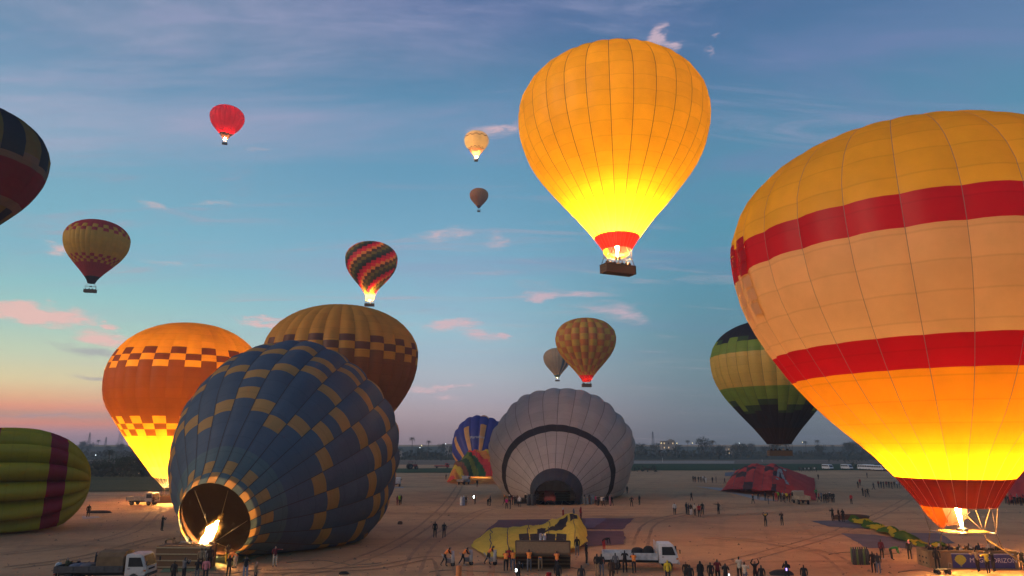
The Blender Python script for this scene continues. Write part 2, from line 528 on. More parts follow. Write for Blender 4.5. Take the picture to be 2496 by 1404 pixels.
class Profile:
    def __init__(s, h=.67, rk=RK0, last=(-1.72, .10)):
        a = [pi / 2 * (1 - i / 6) for i in range(7)]
        k = [(h * sin(t), max(0.0, cos(t)) ** .92) for t in a] + [(-.3, rk[0]), (-.6, rk[1]), (-.9, rk[2]), (-1.2, rk[3]), (-1.5, rk[4]), last]
        s.p = catmull(k); s.h = h
        s.p = [(z, max(r, 0.0)) for z, r in s.p]
        s.s = [0.0]
        for (z0, r0), (z1, r1) in zip(s.p, s.p[1:]):
            s.s.append(s.s[-1] + sqrt((z1 - z0) ** 2 + (r1 - r0) ** 2))

    def at_s(s, x):
        for i in range(len(s.s) - 1):
            if x <= s.s[i + 1]:
                k = (x - s.s[i]) / max(1e-9, s.s[i + 1] - s.s[i])
                return tuple(a + (b - a) * k for a, b in zip(s.p[i], s.p[i + 1]))
        return s.p[-1]

    def s_of(s, z):
        for i in range(len(s.p) - 1):
            if s.p[i + 1][0] <= z:
                k = (s.p[i][0] - z) / max(1e-9, s.p[i][0] - s.p[i + 1][0])
                return s.s[i] + k * (s.s[i + 1] - s.s[i])
        return s.s[-1]


def envelope(root, place, R, N, P, colf, bounds=(), zend=-1.47, n=24, K=4, bulge=.025, spin=0.0, split=(), tape=TAPE, tw=.07, vs=22, wob=0.0, single=False, seed=0, bexp=.8):
    """sew N gores; place(zeta, r, theta) -> local point (unit R inside). colf(g, s, zeta) -> material key.
    runs of the keys in split become panels, sub-parts of their gore"""
    send = P.s_of(zend)
    ss = [send * (i / n) for i in range(n + 1)]
    bs = [P.s_of(b) for b in bounds if b > zend]
    step = send / n
    ss = [x for x in ss if all(abs(x - b) > .32 * step for b in bs) or x in (0.0, send)] + bs
    ss = sorted(set(ss))
    zr = [P.at_s(x) for x in ss]
    J = len(ss)
    allv, allf, allm, alluv, mats = [], [], [], [], []

    def pt(j, th, s):
        z, r = zr[j]
        bb = bulge(z) if callable(bulge) else bulge
        b = bb * (sin(pi * s) ** bexp - .5) if 0 < s < 1 else -bb * .5
        rr = r * (1 + b)
        if wob:
            q = Vector((cos(th) * r, sin(th) * r, z))
            rr += wob * r * noise.noise(q * 2.2 + Vector((seed, 0, 0))) + .35 * wob * r * noise.noise(q * 7 + Vector((seed, 3, 0)))
        return place(z, rr, th)
    for g in range(N):
        V = []; UV = []
        for j in range(J):
            for k in range(K + 1):
                s = k / K
                V.append(pt(j, spin + 2 * pi * (g + s) / N, s)); UV.append((g + .02 + .96 * s, ss[j] / send * vs))
        cells = {}
        for j in range(J - 1):
            zm = (zr[j][0] + zr[j + 1][0]) / 2
            for k in range(K):
                cells[(j, k)] = colf(g, (k + .5) / K, zm)
        gf = []; gm = []; runs = []; cur = None
        for j in range(J - 1):
            rowsplit = []
            for k in range(K):
                a = j * (K + 1) + k
                f = (a, a + K + 1, a + K + 2, a + 1)
                if cells[(j, k)] in split and not single: rowsplit.append((f, cells[(j, k)]))
                else: gf.append(f); gm.append(cells[(j, k)])
            if rowsplit:
                key = rowsplit[0][1]
                if cur and cur[0] == key and cur[2] == j - 1: cur[1].extend(f for f, _ in rowsplit); cur[2] = j
                else:
                    cur = [key, [f for f, _ in rowsplit], j]; runs.append(cur)
        # load tape on the gore's first edge
        if tape:
            b = len(V)
            for j in range(J):
                z, r = zr[j]; th = spin + 2 * pi * g / N
                dth = (tw / 2) / max(.25, r * R); bb = bulge(z) if callable(bulge) else bulge
                up = 1 + .012 / max(.2, r) if r > .01 else 1
                for e in (-1, 1):
                    rr = r * (1 - bb * .5)
                    if wob:
                        q = Vector((cos(th) * r, sin(th) * r, z))
                        rr += wob * r * noise.noise(q * 2.2 + Vector((seed, 0, 0))) + .35 * wob * r * noise.noise(q * 7 + Vector((seed, 3, 0)))
                    V.append(place(z, rr + .03 / R + .25 * bb * (1 / N), th + e * dth)); UV.append((g, 0.5))
            for j in range(J - 1):
                gf.append((b + 2 * j, b + 2 * j + 2, b + 2 * j + 3, b + 2 * j + 1)); gm.append(tape)
        if single:
            o = len(allv); allv += V; alluv += UV
            allf += [tuple(o + i for i in f) for f in gf]; allm += gm
            continue
        go = sub_mesh('gore', V, UV, gf, gm, root)
        for key, fs, _ in runs:
            sub_mesh('panel', V, UV, fs, [key] * len(fs), go)
    if single:
        return sub_mesh('envelope', allv, alluv, allf, allm, root)


def sub_mesh(name, V, UV, F, keys, parent):
    used = sorted({i for f in F for i in f}); mp = {i: k for k, i in enumerate(used)}
    ms = []
    for k in keys:
        if k not in ms: ms.append(k)
    return mesh_obj(name, [V[i] for i in used], [tuple(mp[i] for i in f) for f in F], ms, parent, [ms.index(k) for k in keys], [UV[i] for i in used], True)


FLAME_C = (1.0, .52, .15)


def flame_mesh(h, r, seed=0, n=18, rows=22, lean=(0, 0)):
    V = []; F = []
    for i in range(rows + 1):
        t = i / rows
        w = r * (sin(pi * min(1, t * .92 + .06)) ** .7) * (0.5 + .75 * t if t < .7 else 1.02 - (t - .7) * 1.6)
        for j in range(n):
            a = 2 * pi * j / n
            k = 1 + .5 * noise.noise((cos(a) * 1.3 + seed, sin(a) * 1.3, t * 4)) + .55 * noise.noise((cos(a) * 3.1, sin(a) * 3.1 + seed, t * 11)) * (.4 + t)
            sx = lean[0] * t * h + .30 * r * noise.noise((seed, t * 4, 1)); sy = lean[1] * t * h + .25 * r * noise.noise((seed, t * 5, 9))
            V.append((w * k * cos(a) + sx, w * k * sin(a) + sy, t * h * (1 + .10 * noise.noise((cos(a) * 2, sin(a) * 2 + seed, t * 6)))))
    for i in range(rows):
        for j in range(n):
            F.append((i * n + j, i * n + (j + 1) % n, (i + 1) * n + (j + 1) % n, (i + 1) * n + j))
    F.append(tuple(reversed(range(n)))); F.append(tuple(rows * n + j for j in range(n)))
    return V, F


def flame_mat(strength):
    key = 'flame %d' % strength
    if key in MATS: return MATS[key]
    m, t, o = base_mat(key)
    lw = t.add('ShaderNodeLayerWeight'); lw.inputs[0].default_value = 0.35
    k = t.rng(lw.outputs[1], .30, .92, 1, 0, True)
    e = t.add('ShaderNodeEmission'); t.put(e.inputs[0], t.mix(k, (1, .34, .03), (*FLAME_C, 1))); t.put(e.inputs[1], t.m('MULTIPLY', t.m('MULTIPLY', k, k), strength * 1.5))
    tr = t.add('ShaderNodeBsdfTransparent'); mx = t.add('ShaderNodeMixShader')
    t.put(mx.inputs[0], t.rng(lw.outputs[1], .55, .98, 1, 0, True)); t.l.new(tr.outputs[0], mx.inputs[1]); t.l.new(e.outputs[0], mx.inputs[2])
    t.l.new(mx.outputs[0], o.inputs[0]); MATS[key] = m
    return m


def fire_mat(strength):
    "glowing gas: object space is one unit in radius and height"
    key = 'fire %d' % strength
    if key in MATS: return MATS[key]
    m, t, o = base_mat(key)
    g = t.add('ShaderNodeTexCoord'); sp = t.add('ShaderNodeSeparateXYZ'); t.put(sp.inputs[0], g.outputs['Object'])
    rad = t.m('SQRT', t.m('ADD', t.m('MULTIPLY', sp.outputs[0], sp.outputs[0]), t.m('MULTIPLY', sp.outputs[1], sp.outputs[1])))
    prof = t.m('MULTIPLY', t.m('POWER', t.m('MAXIMUM', sp.outputs[2], 0.01), .55), t.m('SUBTRACT', 1.12, sp.outputs[2], clamp=True))
    n = t.noise(t.vm('MULTIPLY', g.outputs['Object'], (1.6, 1.6, 3.2)), 1.0, 5, .65, .8)
    d = t.m('ADD', t.m('SUBTRACT', t.m('MULTIPLY', prof, 1.5), rad), t.m('MULTIPLY', t.m('SUBTRACT', n, .5), 1.5))
    k = t.rng(d, 0.0, .75, 0, 1, True)
    e = t.add('ShaderNodeEmission'); t.put(e.inputs[0], t.mix(k, (1, .30, .02), (1, .62, .16))); t.put(e.inputs[1], t.m('MULTIPLY', t.m('POWER', k, 1.5), strength))
    t.l.new(e.outputs[0], o.inputs['Volume']); MATS[key] = m
    return m


def gondola(root, M, L=5.0, Wd=1.7, Hb=1.2, frame=2.55, fl=None, wick=WICK, holes=True, mouth=None, ncab=12, banner=False, runners=False, stuff_cables=True, fx=1.9, fy=1.2, burn=2, pads=False, rim=None, plume=True, shields=False, rope=None, rr=.028, wood=None):
    """basket, uprights, burner (with its flame) and cables. M places the gondola's own frame (base centre, z up) in the balloon's frame"""
    b = MB(); T = .09
    b.box((0, 0, .08), (L, Wd, .12), wick)
    for sx in (-1, 1): b.box((sx * (L / 2 - T / 2), 0, Hb / 2 + .07), (T, Wd, Hb - .14), wick)
    for sy in (-1, 1): b.box((0, sy * (Wd / 2 - T / 2), Hb / 2 + .07), (L - 2 * T - .004, T, Hb - .14), wick)
    b.box((-L / 6, 0, Hb / 2), (.06, Wd - 2 * T - .01, Hb * .8), wick); b.box((L / 6, 0, Hb / 2), (.06, Wd - 2 * T - .01, Hb * .8), wick)
    bo = b.xf(M).build('basket', root)
    r = MB(); c = [(-L / 2 + .03, -Wd / 2 + .03, Hb), (L / 2 - .03, -Wd / 2 + .03, Hb), (L / 2 - .03, Wd / 2 - .03, Hb), (-L / 2 + .03, Wd / 2 - .03, Hb)]
    for i in range(4): r.tube([c[i], c[(i + 1) % 4]], .085, rim or LEATHER, 8)
    r.xf(M).build('rim', bo)
    if holes:
        for k in range(3):
            for q in range(2):
                for sx in (-1, 1):
                    MB().box((sx * (L / 2 + .002), (k - 1) * Wd * .27, .35 + q * .42), (.03, .17, .13), BLACK).xf(M).build('foot_hole', bo)
    if runners:
        for k in range(4):
            MB().box((0, -Wd / 2 + .12 + k * (Wd - .24) / 3, -.03), (L, .09, .10), wood or WOOD).xf(M).build('runner', bo)
    if pads:
        MB().box((0, -Wd / 2 - .03, Hb * .5), (L * .96, .05, Hb * .8), PAD).xf(M).build('side_pad', bo)
    for sx in (-1, 1):
        for sy in (-1, 1):
            MB().tube([(sx * (fx + .35), sy * (Wd / 2 - .06), Hb), (sx * fx, sy * fy * .55, frame)], .045, LEATHER, 6).xf(M).build('upright', root)
    u = MB(); cf = [(-fx, -fy * .55, frame), (fx, -fy * .55, frame), (fx, fy * .55, frame), (-fx, fy * .55, frame)]
    for i in range(4): u.tube([cf[i], cf[(i + 1) % 4]], .05, STEEL, 6)
    u.tube([(0, -fy * .55, frame), (0, fy * .55, frame)], .05, STEEL, 6)
    bu = u.xf(M).build('burner', root)
    for k in range(burn):
        x = (k - (burn - 1) / 2) * .55
        MB().lathe([(.10, frame - .25), (.16, frame - .22), (.18, frame + .15), (.22, frame + .2), (.22, frame + .32), (.17, frame + .33)], (x, 0, 0), STEEL, 10).xf(M).build('burner_can', bu)
    if shields:
        for q in (-1, 1):
            sh = MB().lathe([(.2, -.10), (.92, -.08), (1.0, 0), (.92, .09), (.2, .12)], (0, 0, 0), plain('heat shield', (.55, .36, .08), .6), 20)
            sh.xf(M @ Matrix.Translation((q * 1.12, 0, frame + .02)) @ Matrix.Diagonal((1.0, .85, 1, 1))).build('heat_shield', bu)
    if fl:
        fh, fr, L_, lean = fl
        mat = flame_mat(L_)
        V, F = flame_mesh(fh, fr, random.random() * 50, lean=lean)
        o = mesh_obj('flame', [M @ (Vector(v) + Vector((0, 0, frame + .34))) for v in V], F, [mat], bu, None, None, True)
        if fh > 2.5:
            fr2, fh2 = fr * (2.2 if plume else 2.9), fh * 1.45
            ax = (M.to_3x3() @ Vector((lean[0], lean[1], 1))).normalized(); q_ = ax.to_track_quat('Z', 'Y').to_matrix().to_4x4()
            V = []; F = []; n_ = 12
            for z_, r_ in ((0, .25), (.12, .75), (.35, 1.05), (.65, 1.05), (.9, .7), (1.0, .2)):
                V += [(r_ * cos(2 * pi * k_ / n_), r_ * sin(2 * pi * k_ / n_), z_) for k_ in range(n_)]
            for i_ in range(5):
                for k_ in range(n_): F.append((i_ * n_ + k_, i_ * n_ + (k_ + 1) % n_, (i_ + 1) * n_ + (k_ + 1) % n_, (i_ + 1) * n_ + k_))
            F += [tuple(reversed(range(n_))), tuple(range(5 * n_, 6 * n_))]
            po = mesh_obj('flame_plume', V, F, [fire_mat(5 if plume else 9)], bu)
            po.matrix_local = Matrix.Translation(M @ Vector((0, 0, frame + .36))) @ q_ @ Matrix.Diagonal((fr2, fr2, fh2, 1))
    if mouth:
        cs = MB()
        for i in range(ncab):
            p = Vector(mouth(i / ncab)); cr = min((M @ Vector(c_) for c_ in cf), key=lambda q: (q - p).length)
            if stuff_cables: cs.tube([cr, p], rr, rope or ROPE, 4, False)
            else: MB().tube([cr, p], rr, rope or ROPE, 5).build('cable', root)
        if stuff_cables: cs.build('cable', root)['kind'] = 'stuff'
    return bo


def scoop(root, axis_pt, R, P, z0, z1, r1, mat, a0, a1, spin=0, n=28):
    "cloth collar under the mouth, open on one side"
    V = []; F = []; UV = []
    r0 = P.at_s(P.s_of(z0))[1] * R
    for i in range(n + 1):
        a = a0 + (a1 - a0) * i / n
        e = min(i, n - i) / n
        for j in range(5):
            t = j / 4
            sag = (1 - min(1, e * 7)) * .35
            tt = t * (1 - sag)
            r = r0 + (r1 - r0) * tt + .12 * sin(pi * tt)
            V.append(axis_pt(z0 * R + (z1 - z0) * R * tt, r, a)); UV.append((i * .5, t * 1.0 + .3))
    for i in range(n):
        for j in range(4):
            q = i * 5 + j
            F.append((q, q + 1, q + 6, q + 5))
    return mesh_obj('scoop', V, F, [mat], root, None, UV, True)


def upright_balloon(name, label, C, R, N, colf, bounds=(), P=None, zend=-1.47, base_z=0.0, shear=(0, 0), yaw=0.0, scoop_mat=None, scoop_arc=(0.3, 5.6), scoop_gap=.35, fl=None, gond=None, group='hot air balloons', **kw):
    P = P or Profile()
    bx, by = C[0] + shear[0] * (base_z - C[2]), C[1] + shear[1] * (base_z - C[2])
    root = empty(name, (bx, by, base_z), 0, label, 'hot air balloon', group)
    cz = C[2] - base_z

    def place(z, r, th):
        return Vector((R * r * cos(th) + shear[0] * (z * R + cz), R * r * sin(th) + shear[1] * (z * R + cz), cz + z * R))
    envelope(root, place, R, N, P, colf, bounds, zend, **kw)
    rm = P.at_s(P.s_of(zend))[1] * R

    def axis_pt(dz, r, a):
        return Vector((r * cos(a) + shear[0] * (dz + cz), r * sin(a) + shear[1] * (dz + cz), cz + dz))
    g = dict(frame=2.5); g.update(gond or {})
    if scoop_mat:
        zf = (g['frame'] + scoop_gap - cz) / R
        scoop(root, axis_pt, R, P, zend, zf, kw.get('scoop_r', 1.6), scoop_mat, *scoop_arc)
    M = Matrix.Rotation(yaw, 4, 'Z')
    gondola(root, M, fl=fl, mouth=lambda t: axis_pt(zend * R, rm, 2 * pi * t), **g)
    return root


# ---- colours of the cloth
Yl = fabric('yellow cloth', (.90, .56, .03)); Yd = fabric('deep yellow cloth', (.80, .50, .03)); Cream = fabric('cream cloth', (.78, .52, .26)); Red = fabric('red cloth', (.50, .006, .018))
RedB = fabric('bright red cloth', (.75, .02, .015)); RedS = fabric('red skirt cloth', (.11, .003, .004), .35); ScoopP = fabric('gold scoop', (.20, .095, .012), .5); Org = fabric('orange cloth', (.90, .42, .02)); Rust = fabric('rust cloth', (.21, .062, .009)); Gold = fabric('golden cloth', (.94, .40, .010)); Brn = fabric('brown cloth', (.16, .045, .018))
OrgM = fabric('mustard cloth', (.74, .32, .05), .2); RustM = fabric('dark rust cloth', (.30, .115, .045), .2); BrnM = fabric('umber cloth', (.20, .08, .05), .2)
Blue = fabric('navy cloth', (.080, .112, .155), .10); BlueG = fabric('slate teal cloth', (.098, .150, .165), .14); Tan = fabric('tan cloth', (.46, .26, .09), .2)
Grey = fabric('grey cloth', (.46, .385, .335), .12); Char = fabric('charcoal cloth', (.035, .028, .03), .15); Collar = fabric('slate collar', (.05, .052, .065), .2)
Grn = fabric('green cloth', (.22, .32, .04), .2); GrnD = fabric('bottle green cloth', (.045, .085, .03), .2); Mus = fabric('mustard gold cloth', (.76, .48, .09), .2); Ink = fabric('ink cloth', (.020, .019, .026), .2)
Lime = fabric('lime cloth', (.40, .31, .014), .12); Mag = fabric('magenta cloth', (.28, .014, .035), .12); Roy = fabric('royal blue cloth', (.05, .06, .28), .25); Pea = fabric('peach cloth', (.90, .48, .16), .5)
Hot = fabric('hot red cloth', (.80, .008, .035)); Ivory = fabric('ivory cloth', (.72, .62, .36)); Coral = fabric('coral cloth', (.70, .13, .09)); Dbr = fabric('dark brown cloth', (.05, .02, .016)); Terra = fabric('terracotta cloth', (.80, .26, .08), .25)
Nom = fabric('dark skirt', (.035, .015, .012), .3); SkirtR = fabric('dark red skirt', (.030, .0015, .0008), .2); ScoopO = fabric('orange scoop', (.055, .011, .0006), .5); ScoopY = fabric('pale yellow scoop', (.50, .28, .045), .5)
WineD = fabric('wine cloth', (.20, .010, .018), .2); BeigeD = fabric('dun cloth', (.20, .12, .07), .2); OliveD = fabric('dark ochre cloth', (.19, .12, .02), .2); Teal = fabric('dark teal cloth', (.05, .09, .09), .2)

# ---- the tall glowing yellow balloon in the air
upright_balloon('hot_air_balloon', 'glowing plain yellow balloon aloft with red band above its basket', (15.04, 93.8, 57.6), 14, 28,
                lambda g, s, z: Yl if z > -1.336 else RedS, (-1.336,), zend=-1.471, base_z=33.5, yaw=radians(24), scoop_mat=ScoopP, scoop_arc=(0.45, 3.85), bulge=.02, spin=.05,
                fl=(7.0, .44, 800, (-.02, 0)), gond=dict(L=4.9, Wd=1.8, frame=2.3, stuff_cables=True, ncab=12, rr=.022))
# ---- the giant on the right, about to lift off
P2 = Profile(.675, [.96, .825, .615, .325, .125])


def col2(g, s, z):
    if z > .017: return Yd
    if z > -.141: return Red
    if z > -.609: return Cream
    if z > -.753: return Red
    if z > -1.265: return Gold
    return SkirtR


B2 = upright_balloon('hot_air_balloon', 'huge yellow and cream balloon with two red belts, standing on its basket', (37.66, 61.3, 27.85), 16.3, 26, col2, (.017, -.141, -.609, -.753, -1.265), P=P2, zend=-1.41,
                     base_z=0, shear=(-.018, .012), yaw=radians(-4), scoop_mat=ScoopO, scoop_arc=(0.75, 3.75), bulge=.022, spin=.02, split=(Red,), tape=TAPEL, tw=.042, n=30,
                     fl=(8.0, .38, 500, (-.07, 0)), gond=dict(L=7.0, Wd=2.0, Hb=1.35, frame=2.75, ncab=11, stuff_cables=False, wick=WICKT, fx=2.2, fy=1.6, rim=PAD, shields=True, rope=plain('brown rope', (.22, .14, .07), .8), rr=.02))
MB().tube([(1.2, -1.1, 2.3), (2.2, -1.6, 1.5), (3.9, -2.3, .04)], .07, plain('tether webbing', (.42, .28, .08), .8), 5).build('tether_strap', B2)
cz2 = 27.85
for th0 in (2.93, 3.10):
    for k_ in range(6):
        z0 = .05 - .075 * k_
        V = []; F = []
        for a_ in range(7):
            for b_ in range(4):
                z_ = z0 - .066 * b_ / 3; th = th0 + .12 * a_ / 6 + .012 * sin(k_ * 2.1)
                r_ = P2.at_s(P2.s_of(z_))[1] * 16.3 * 1.012 + .20 * sin(pi * a_ / 6) * (.35 + .65 * b_ / 3)
                V.append((r_ * cos(th) - .018 * (z_ * 16.3 + cz2), r_ * sin(th) + .012 * (z_ * 16.3 + cz2), z_ * 16.3 + cz2))
        for a_ in range(6):
            for b_ in range(3): F.append((a_ * 4 + b_, a_ * 4 + b_ + 1, a_ * 4 + b_ + 5, a_ * 4 + b_ + 4))
        mesh_obj('vent_flap', V, F, [Red if k_ < 3 else Cream], B2, None, [(.5, .5)] * len(V), True)
# ---- lit orange and brown balloon on the ground on the left
P4 = Profile(.813, [.958, .78, .572, .344, .136])
CK4 = (.371, .278, .193, .107, -.502, -.593, -.664, -.745, -1.139)


def col4(top, low, dark, band):
    def f(g, s, z):
        e = g % 2
        if z > .371: return top
        if z > .278: return dark if e else top
        if z > .193: return top if e else dark
        if z > .107: return low if e else top
        if z > -.502: return low
        if z > -.593: return low if e else top
        if z > -.664: return top if e else low
        if z > -.745: return low if e else top
        if z > -1.139: return top
        return band
    return f


upright_balloon('hot_air_balloon', 'lit orange and rust balloon with checkered belts behind the blue balloon', (-59.56, 125.8, 21.21), 13.17, 32, col4(Org, Rust, Brn, OrgM), CK4, P=P4, zend=-1.273, base_z=0, yaw=.2,
                scoop_mat=ScoopY, scoop_gap=1.5, scoop_arc=(0.5, 5.6), bulge=.03, split=(Brn,), tw=.05, tape=None, fl=(7.5, .46, 1100, (0, 0)), gond=dict(L=6.5, Wd=1.9, frame=2.6, wick=WICKT, ncab=16))
# ---- unlit twin behind the blue one


def col5(g, s, z):
    e = g % 2
    if z > .146: return OrgM
    if z > .059: return BrnM if e else OrgM
    if z > -.034: return OrgM if e else BrnM
    if z > -.131: return RustM if e else OrgM
    if z > -.70: return RustM
    if z > -.78: return RustM if e else OrgM
    if z > -.86: return OrgM if e else RustM
    return OrgM


upright_balloon('hot_air_balloon', 'unlit mustard and brown balloon with checkered belt behind the blue one', (-30.99, 124.1, 25.84), 13.5, 32, col5, (.146, .059, -.034, -.131, -.70, -.78, -.86), zend=-1.45, base_z=0, yaw=.5,
                bulge=.04, split=(BrnM,), tape=None, gond=dict(L=6, Wd=1.8, frame=2.6, ncab=12))
# ---- green and gold balloon low on the right


def col7(g, s, z):
    j = (g * 7919) % 5 / 5
    if z > .312 - .10 * (g % 3 == 1): return Ink
    if z > .23 and g % 3 != 2: return GrnD
    if z > .048: return Grn
    if z > -.501: return Mus
    if z > -.70 - .22 * j: return Grn
    if z > -.78 - .22 * j: return GrnD
    if z > -1.141: return Ink
    return Nom


B7 = upright_balloon('hot_air_balloon', 'green and gold banded balloon hovering just over the field', (61.85, 162.2, 29.65), 14, 30, col7, (.312, .23, .048, -.501, -.7, -.788, -.876, -1.141), zend=-1.40, base_z=7.4, yaw=.05, bulge=.03, tape=TAPE, tw=.05,
                     fl=(.35, .12, 8, (0, 0)), gond=dict(L=5.3, Wd=1.7, frame=2.5, ncab=12))
# ---- dark balloon cut by the left edge of the frame


def col8(g, s, z):
    e = g % 2
    if z > .44: return Ink
    if z > -.085: return Ink if e else OliveD
    if z > -.16: return Ink if e else BeigeD
    if z > -.25: return BeigeD
    if z > -.70: return WineD
    if z > -.80: return BeigeD
    if z > -1.25: return (Ink if e else OliveD)
    return Nom


B8 = upright_balloon('hot_air_balloon', 'dark balloon with wine red belt, black stripes and registration letters', (-99.3, 115, 61.8), 13, 20, col8, (.44, -.085, -.16, -.25, -.70, -.80, -1.25), zend=-1.45, base_z=36.5, yaw=.4, bulge=.015, spin=-.17, tape=None,
                     gond=dict(L=5, Wd=1.7, ncab=8))
# ---- small balloons in the sky
upright_balloon('hot_air_balloon', 'small bright red balloon high in the sky with black skirt', (-213.9, 471.4, 249.9), 12, 20, lambda g, s, z: Hot if z > -1.17 else Nom, (-1.17,), zend=-1.47, base_z=227.6, yaw=.3, bulge=.05, tape=None,
                fl=(4.2, .75, 620, (-.1, 0)), gond=dict(L=3.6, Wd=2, ncab=8, fx=1.4))


def col10(g, s, z):
    e = (g + (1 if s > .5 else 0)) % 2
    if .0 < z < .08: return Dbr if e else Ivory
    if .08 < z < .155: return Ivory if e else Dbr
    if z > -.80: return Ivory
    if z > -.87: return Dbr if g % 2 else Ivory
    if z > -.94: return Ivory if g % 2 else Dbr
    if z > -1.02: return Dbr if g % 2 else Ivory
    if z > -1.34: return Coral
    return OrgM


upright_balloon('hot_air_balloon', 'tiny ivory balloon with black checks and coral base near the sky centre', (-25.2, 449, 220.9), 8.6, 24, col10, (.155, .08, .0, -.80, -.87, -.94, -1.02, -1.34), zend=-1.52, base_z=204.4, bulge=.02, tape=None, single=True,
                fl=(3.3, .5, 1300, (.1, 0)), gond=dict(L=2.6, Wd=1.5, ncab=6, fx=1.4, holes=False))
upright_balloon('hot_air_balloon', 'tiny terracotta balloon below the ivory checkered one', (-31.0, 605.7, 238.7), 8.7, 24, lambda g, s, z: (Terra if (g + int(z * 9)) % 3 else OrgM) if z > -1.3 else WineD, (.3, .1, -.1, -.3, -.5, -.7, -.9, -1.3), zend=-1.5, base_z=221.7, bulge=.04, tape=None, single=True,
                gond=dict(L=2.8, Wd=1.5, ncab=6, fx=1.4, holes=False))


Y12 = fabric('warm yellow cloth', (.92, .52, .04), .35); R12 = fabric('brick red cloth', (.66, .05, .035), .35)


def col12(g, s, z):
    e = g % 2
    if z > .326: return R12
    if z > .19: return Y12 if e else R12
    if z > .07: return R12 if e else Y12
    if z > -.672: return Y12
    if z > -.762: return R12 if e else Y12
    if z > -.844: return Y12 if e else R12
    if z > -.925: return R12 if e else Y12
    if z > -1.336: return R12
    return Nom


B12 = upright_balloon('hot_air_balloon', 'yellow balloon with red crown, red base and two red checkered belts', (-172.9, 273, 93.2), 12, 36, col12, (.326, .19, .07, -.672, -.762, -.844, -.925, -1.336), zend=-1.56, base_z=70.6, yaw=.25, bulge=.035, tape=None, K=2,
                      gond=dict(L=4.5, Wd=1.7, ncab=8))
RB = [Hot, RedB, Org, Dbr, Mus, GrnD, GrnD]
RB = [fabric('crimson panel', (.62, .01, .05)), fabric('orange panel', (.62, .26, .05)), fabric('brown panel', (.07, .035, .02)), fabric('olive panel', (.16, .15, .02)), fabric('dark green panel', (.03, .055, .02)), fabric('black green panel', (.012, .02, .012)), fabric('ruby panel', (.40, .005, .035))]


def col13(g, s, z):
    if z < -1.4: return OrgM if z > -1.46 else ScoopY
    sI = int((0.7 - z) / .11)
    return RB[(sI + g) % 7]


upright_balloon('hot_air_balloon', 'balloon in diagonal stripes of crimson, orange and green panels', (-68.8, 322.9, 98.5), 12.5, 32, col13, [.7 - .11 * i for i in range(1, 20)], zend=-1.43, base_z=74.9, yaw=.1, bulge=.02, tape=None, K=2, scoop_mat=ScoopY, scoop_arc=(0, 6.28),
                fl=(4.2, .7, 800, (0, 0)), gond=dict(L=4.6, Wd=1.8, ncab=8))
CkO = fabric('burnt orange cloth', (.74, .22, .04), .25); CkY = fabric('ochre cloth', (.80, .44, .05), .25)


def col14(g, s, z):
    if z < -1.3: return RedB
    return CkO if (int((0.8 - z) / .2) + (g % 2)) % 2 else CkY


upright_balloon('hot_air_balloon', 'ochre and burnt orange checkered balloon with red skirt above the grey one', (30.27, 278.6, 52.84), 12, 20, col14, [.8 - .2 * i for i in range(1, 11)] + [-1.3], zend=-1.51, base_z=32.6, yaw=.1, bulge=.09, tape=None,
                fl=(1.5, .22, 60, (0, 0)), gond=dict(L=3.8, Wd=1.8, ncab=8, fx=1.4))
upright_balloon('hot_air_balloon', 'small beige and teal striped balloon partly behind the ochre checkered one', (43.3, 653.4, 91.6), 13, 26, lambda g, s, z: Teal if (z < -1.3 or (19 < g < 25 and ((g % 2 and z < .1) or (z > .1 and g in (20, 21))))) else Cream, (.55, .1, -1.3), zend=-1.5, base_z=68.5, bulge=.05, tape=None, single=True, K=4,
                fl=(2.2, .35, 90, (0, 0)), gond=dict(L=4.4, Wd=1.8, ncab=6, fx=1.4, holes=False))


# ---- envelopes lying on the ground
def lying(name, label, R, C, yaw, tilt, P, ls, vs, N, colf, bounds, zend, group='hot air balloons', **kw):
    a = Vector((sin(yaw) * cos(tilt), cos(yaw) * cos(tilt), sin(tilt))); e1 = Vector((cos(yaw), -sin(yaw), 0)); e2 = e1.cross(a)
    Cv = Vector(C)
    root = empty(name, (C[0], C[1], 0), 0, label, 'hot air balloon', group)

    def place(z, r, th):
        zz = z * ls if z < 0 else z
        p = Vector((0, 0, C[2])) + R * (zz * a + r * (cos(th) * e1 + vs * sin(th) * e2))
        lo = .04
        if p.z < lo + .5:   # the cloth settles on the ground
            k = p.z - lo
            p.z = lo + (.5 * math.exp((k - .5) / .5) if k < .5 else k)
        return p
    envelope(root, place, R, N, P, colf, bounds, zend, **kw)
    return root, place


ZIG = [(5, (0, 1, 2, 1), 0), (9, (0, 1, 2, 1), 2), (13, (0, 1), 0), (16, (0, 1, 2, 1), 1), (20, (0, 1), 1), (22, (0, 1, 1), 0)]


def col3(g, s, z):
    "rings of single checks that step up and down from gore to gore"
    base = BlueG if z < -1.06 else Blue
    r = int((z + 1.30) / .0813)
    if r in (0, 1) and (g + r) % 2 == 0: return Tan
    for r0, seq, ph in ZIG:
        if r == r0 + seq[(g + ph) % len(seq)]: return Tan
    return base


P3 = Profile(.653, [.96, .817, .586, .332, .2])
B3, place3 = lying('hot_air_balloon', 'blue envelope with tan checks being inflated on its side by a burner flame', 11.7, (-23.88, 76.4, 9.2), .109, .353, P3, 1.053, 1.03, 26, col3, [-1.30 + .0813 * i for i in range(1, 24)], -1.30,
                   bulge=lambda z: .024 if z > -.2 else max(.008, .024 + .022 * (z + .2)), n=24, K=5, split=(Tan,), tw=.07, wob=.028, seed=4)
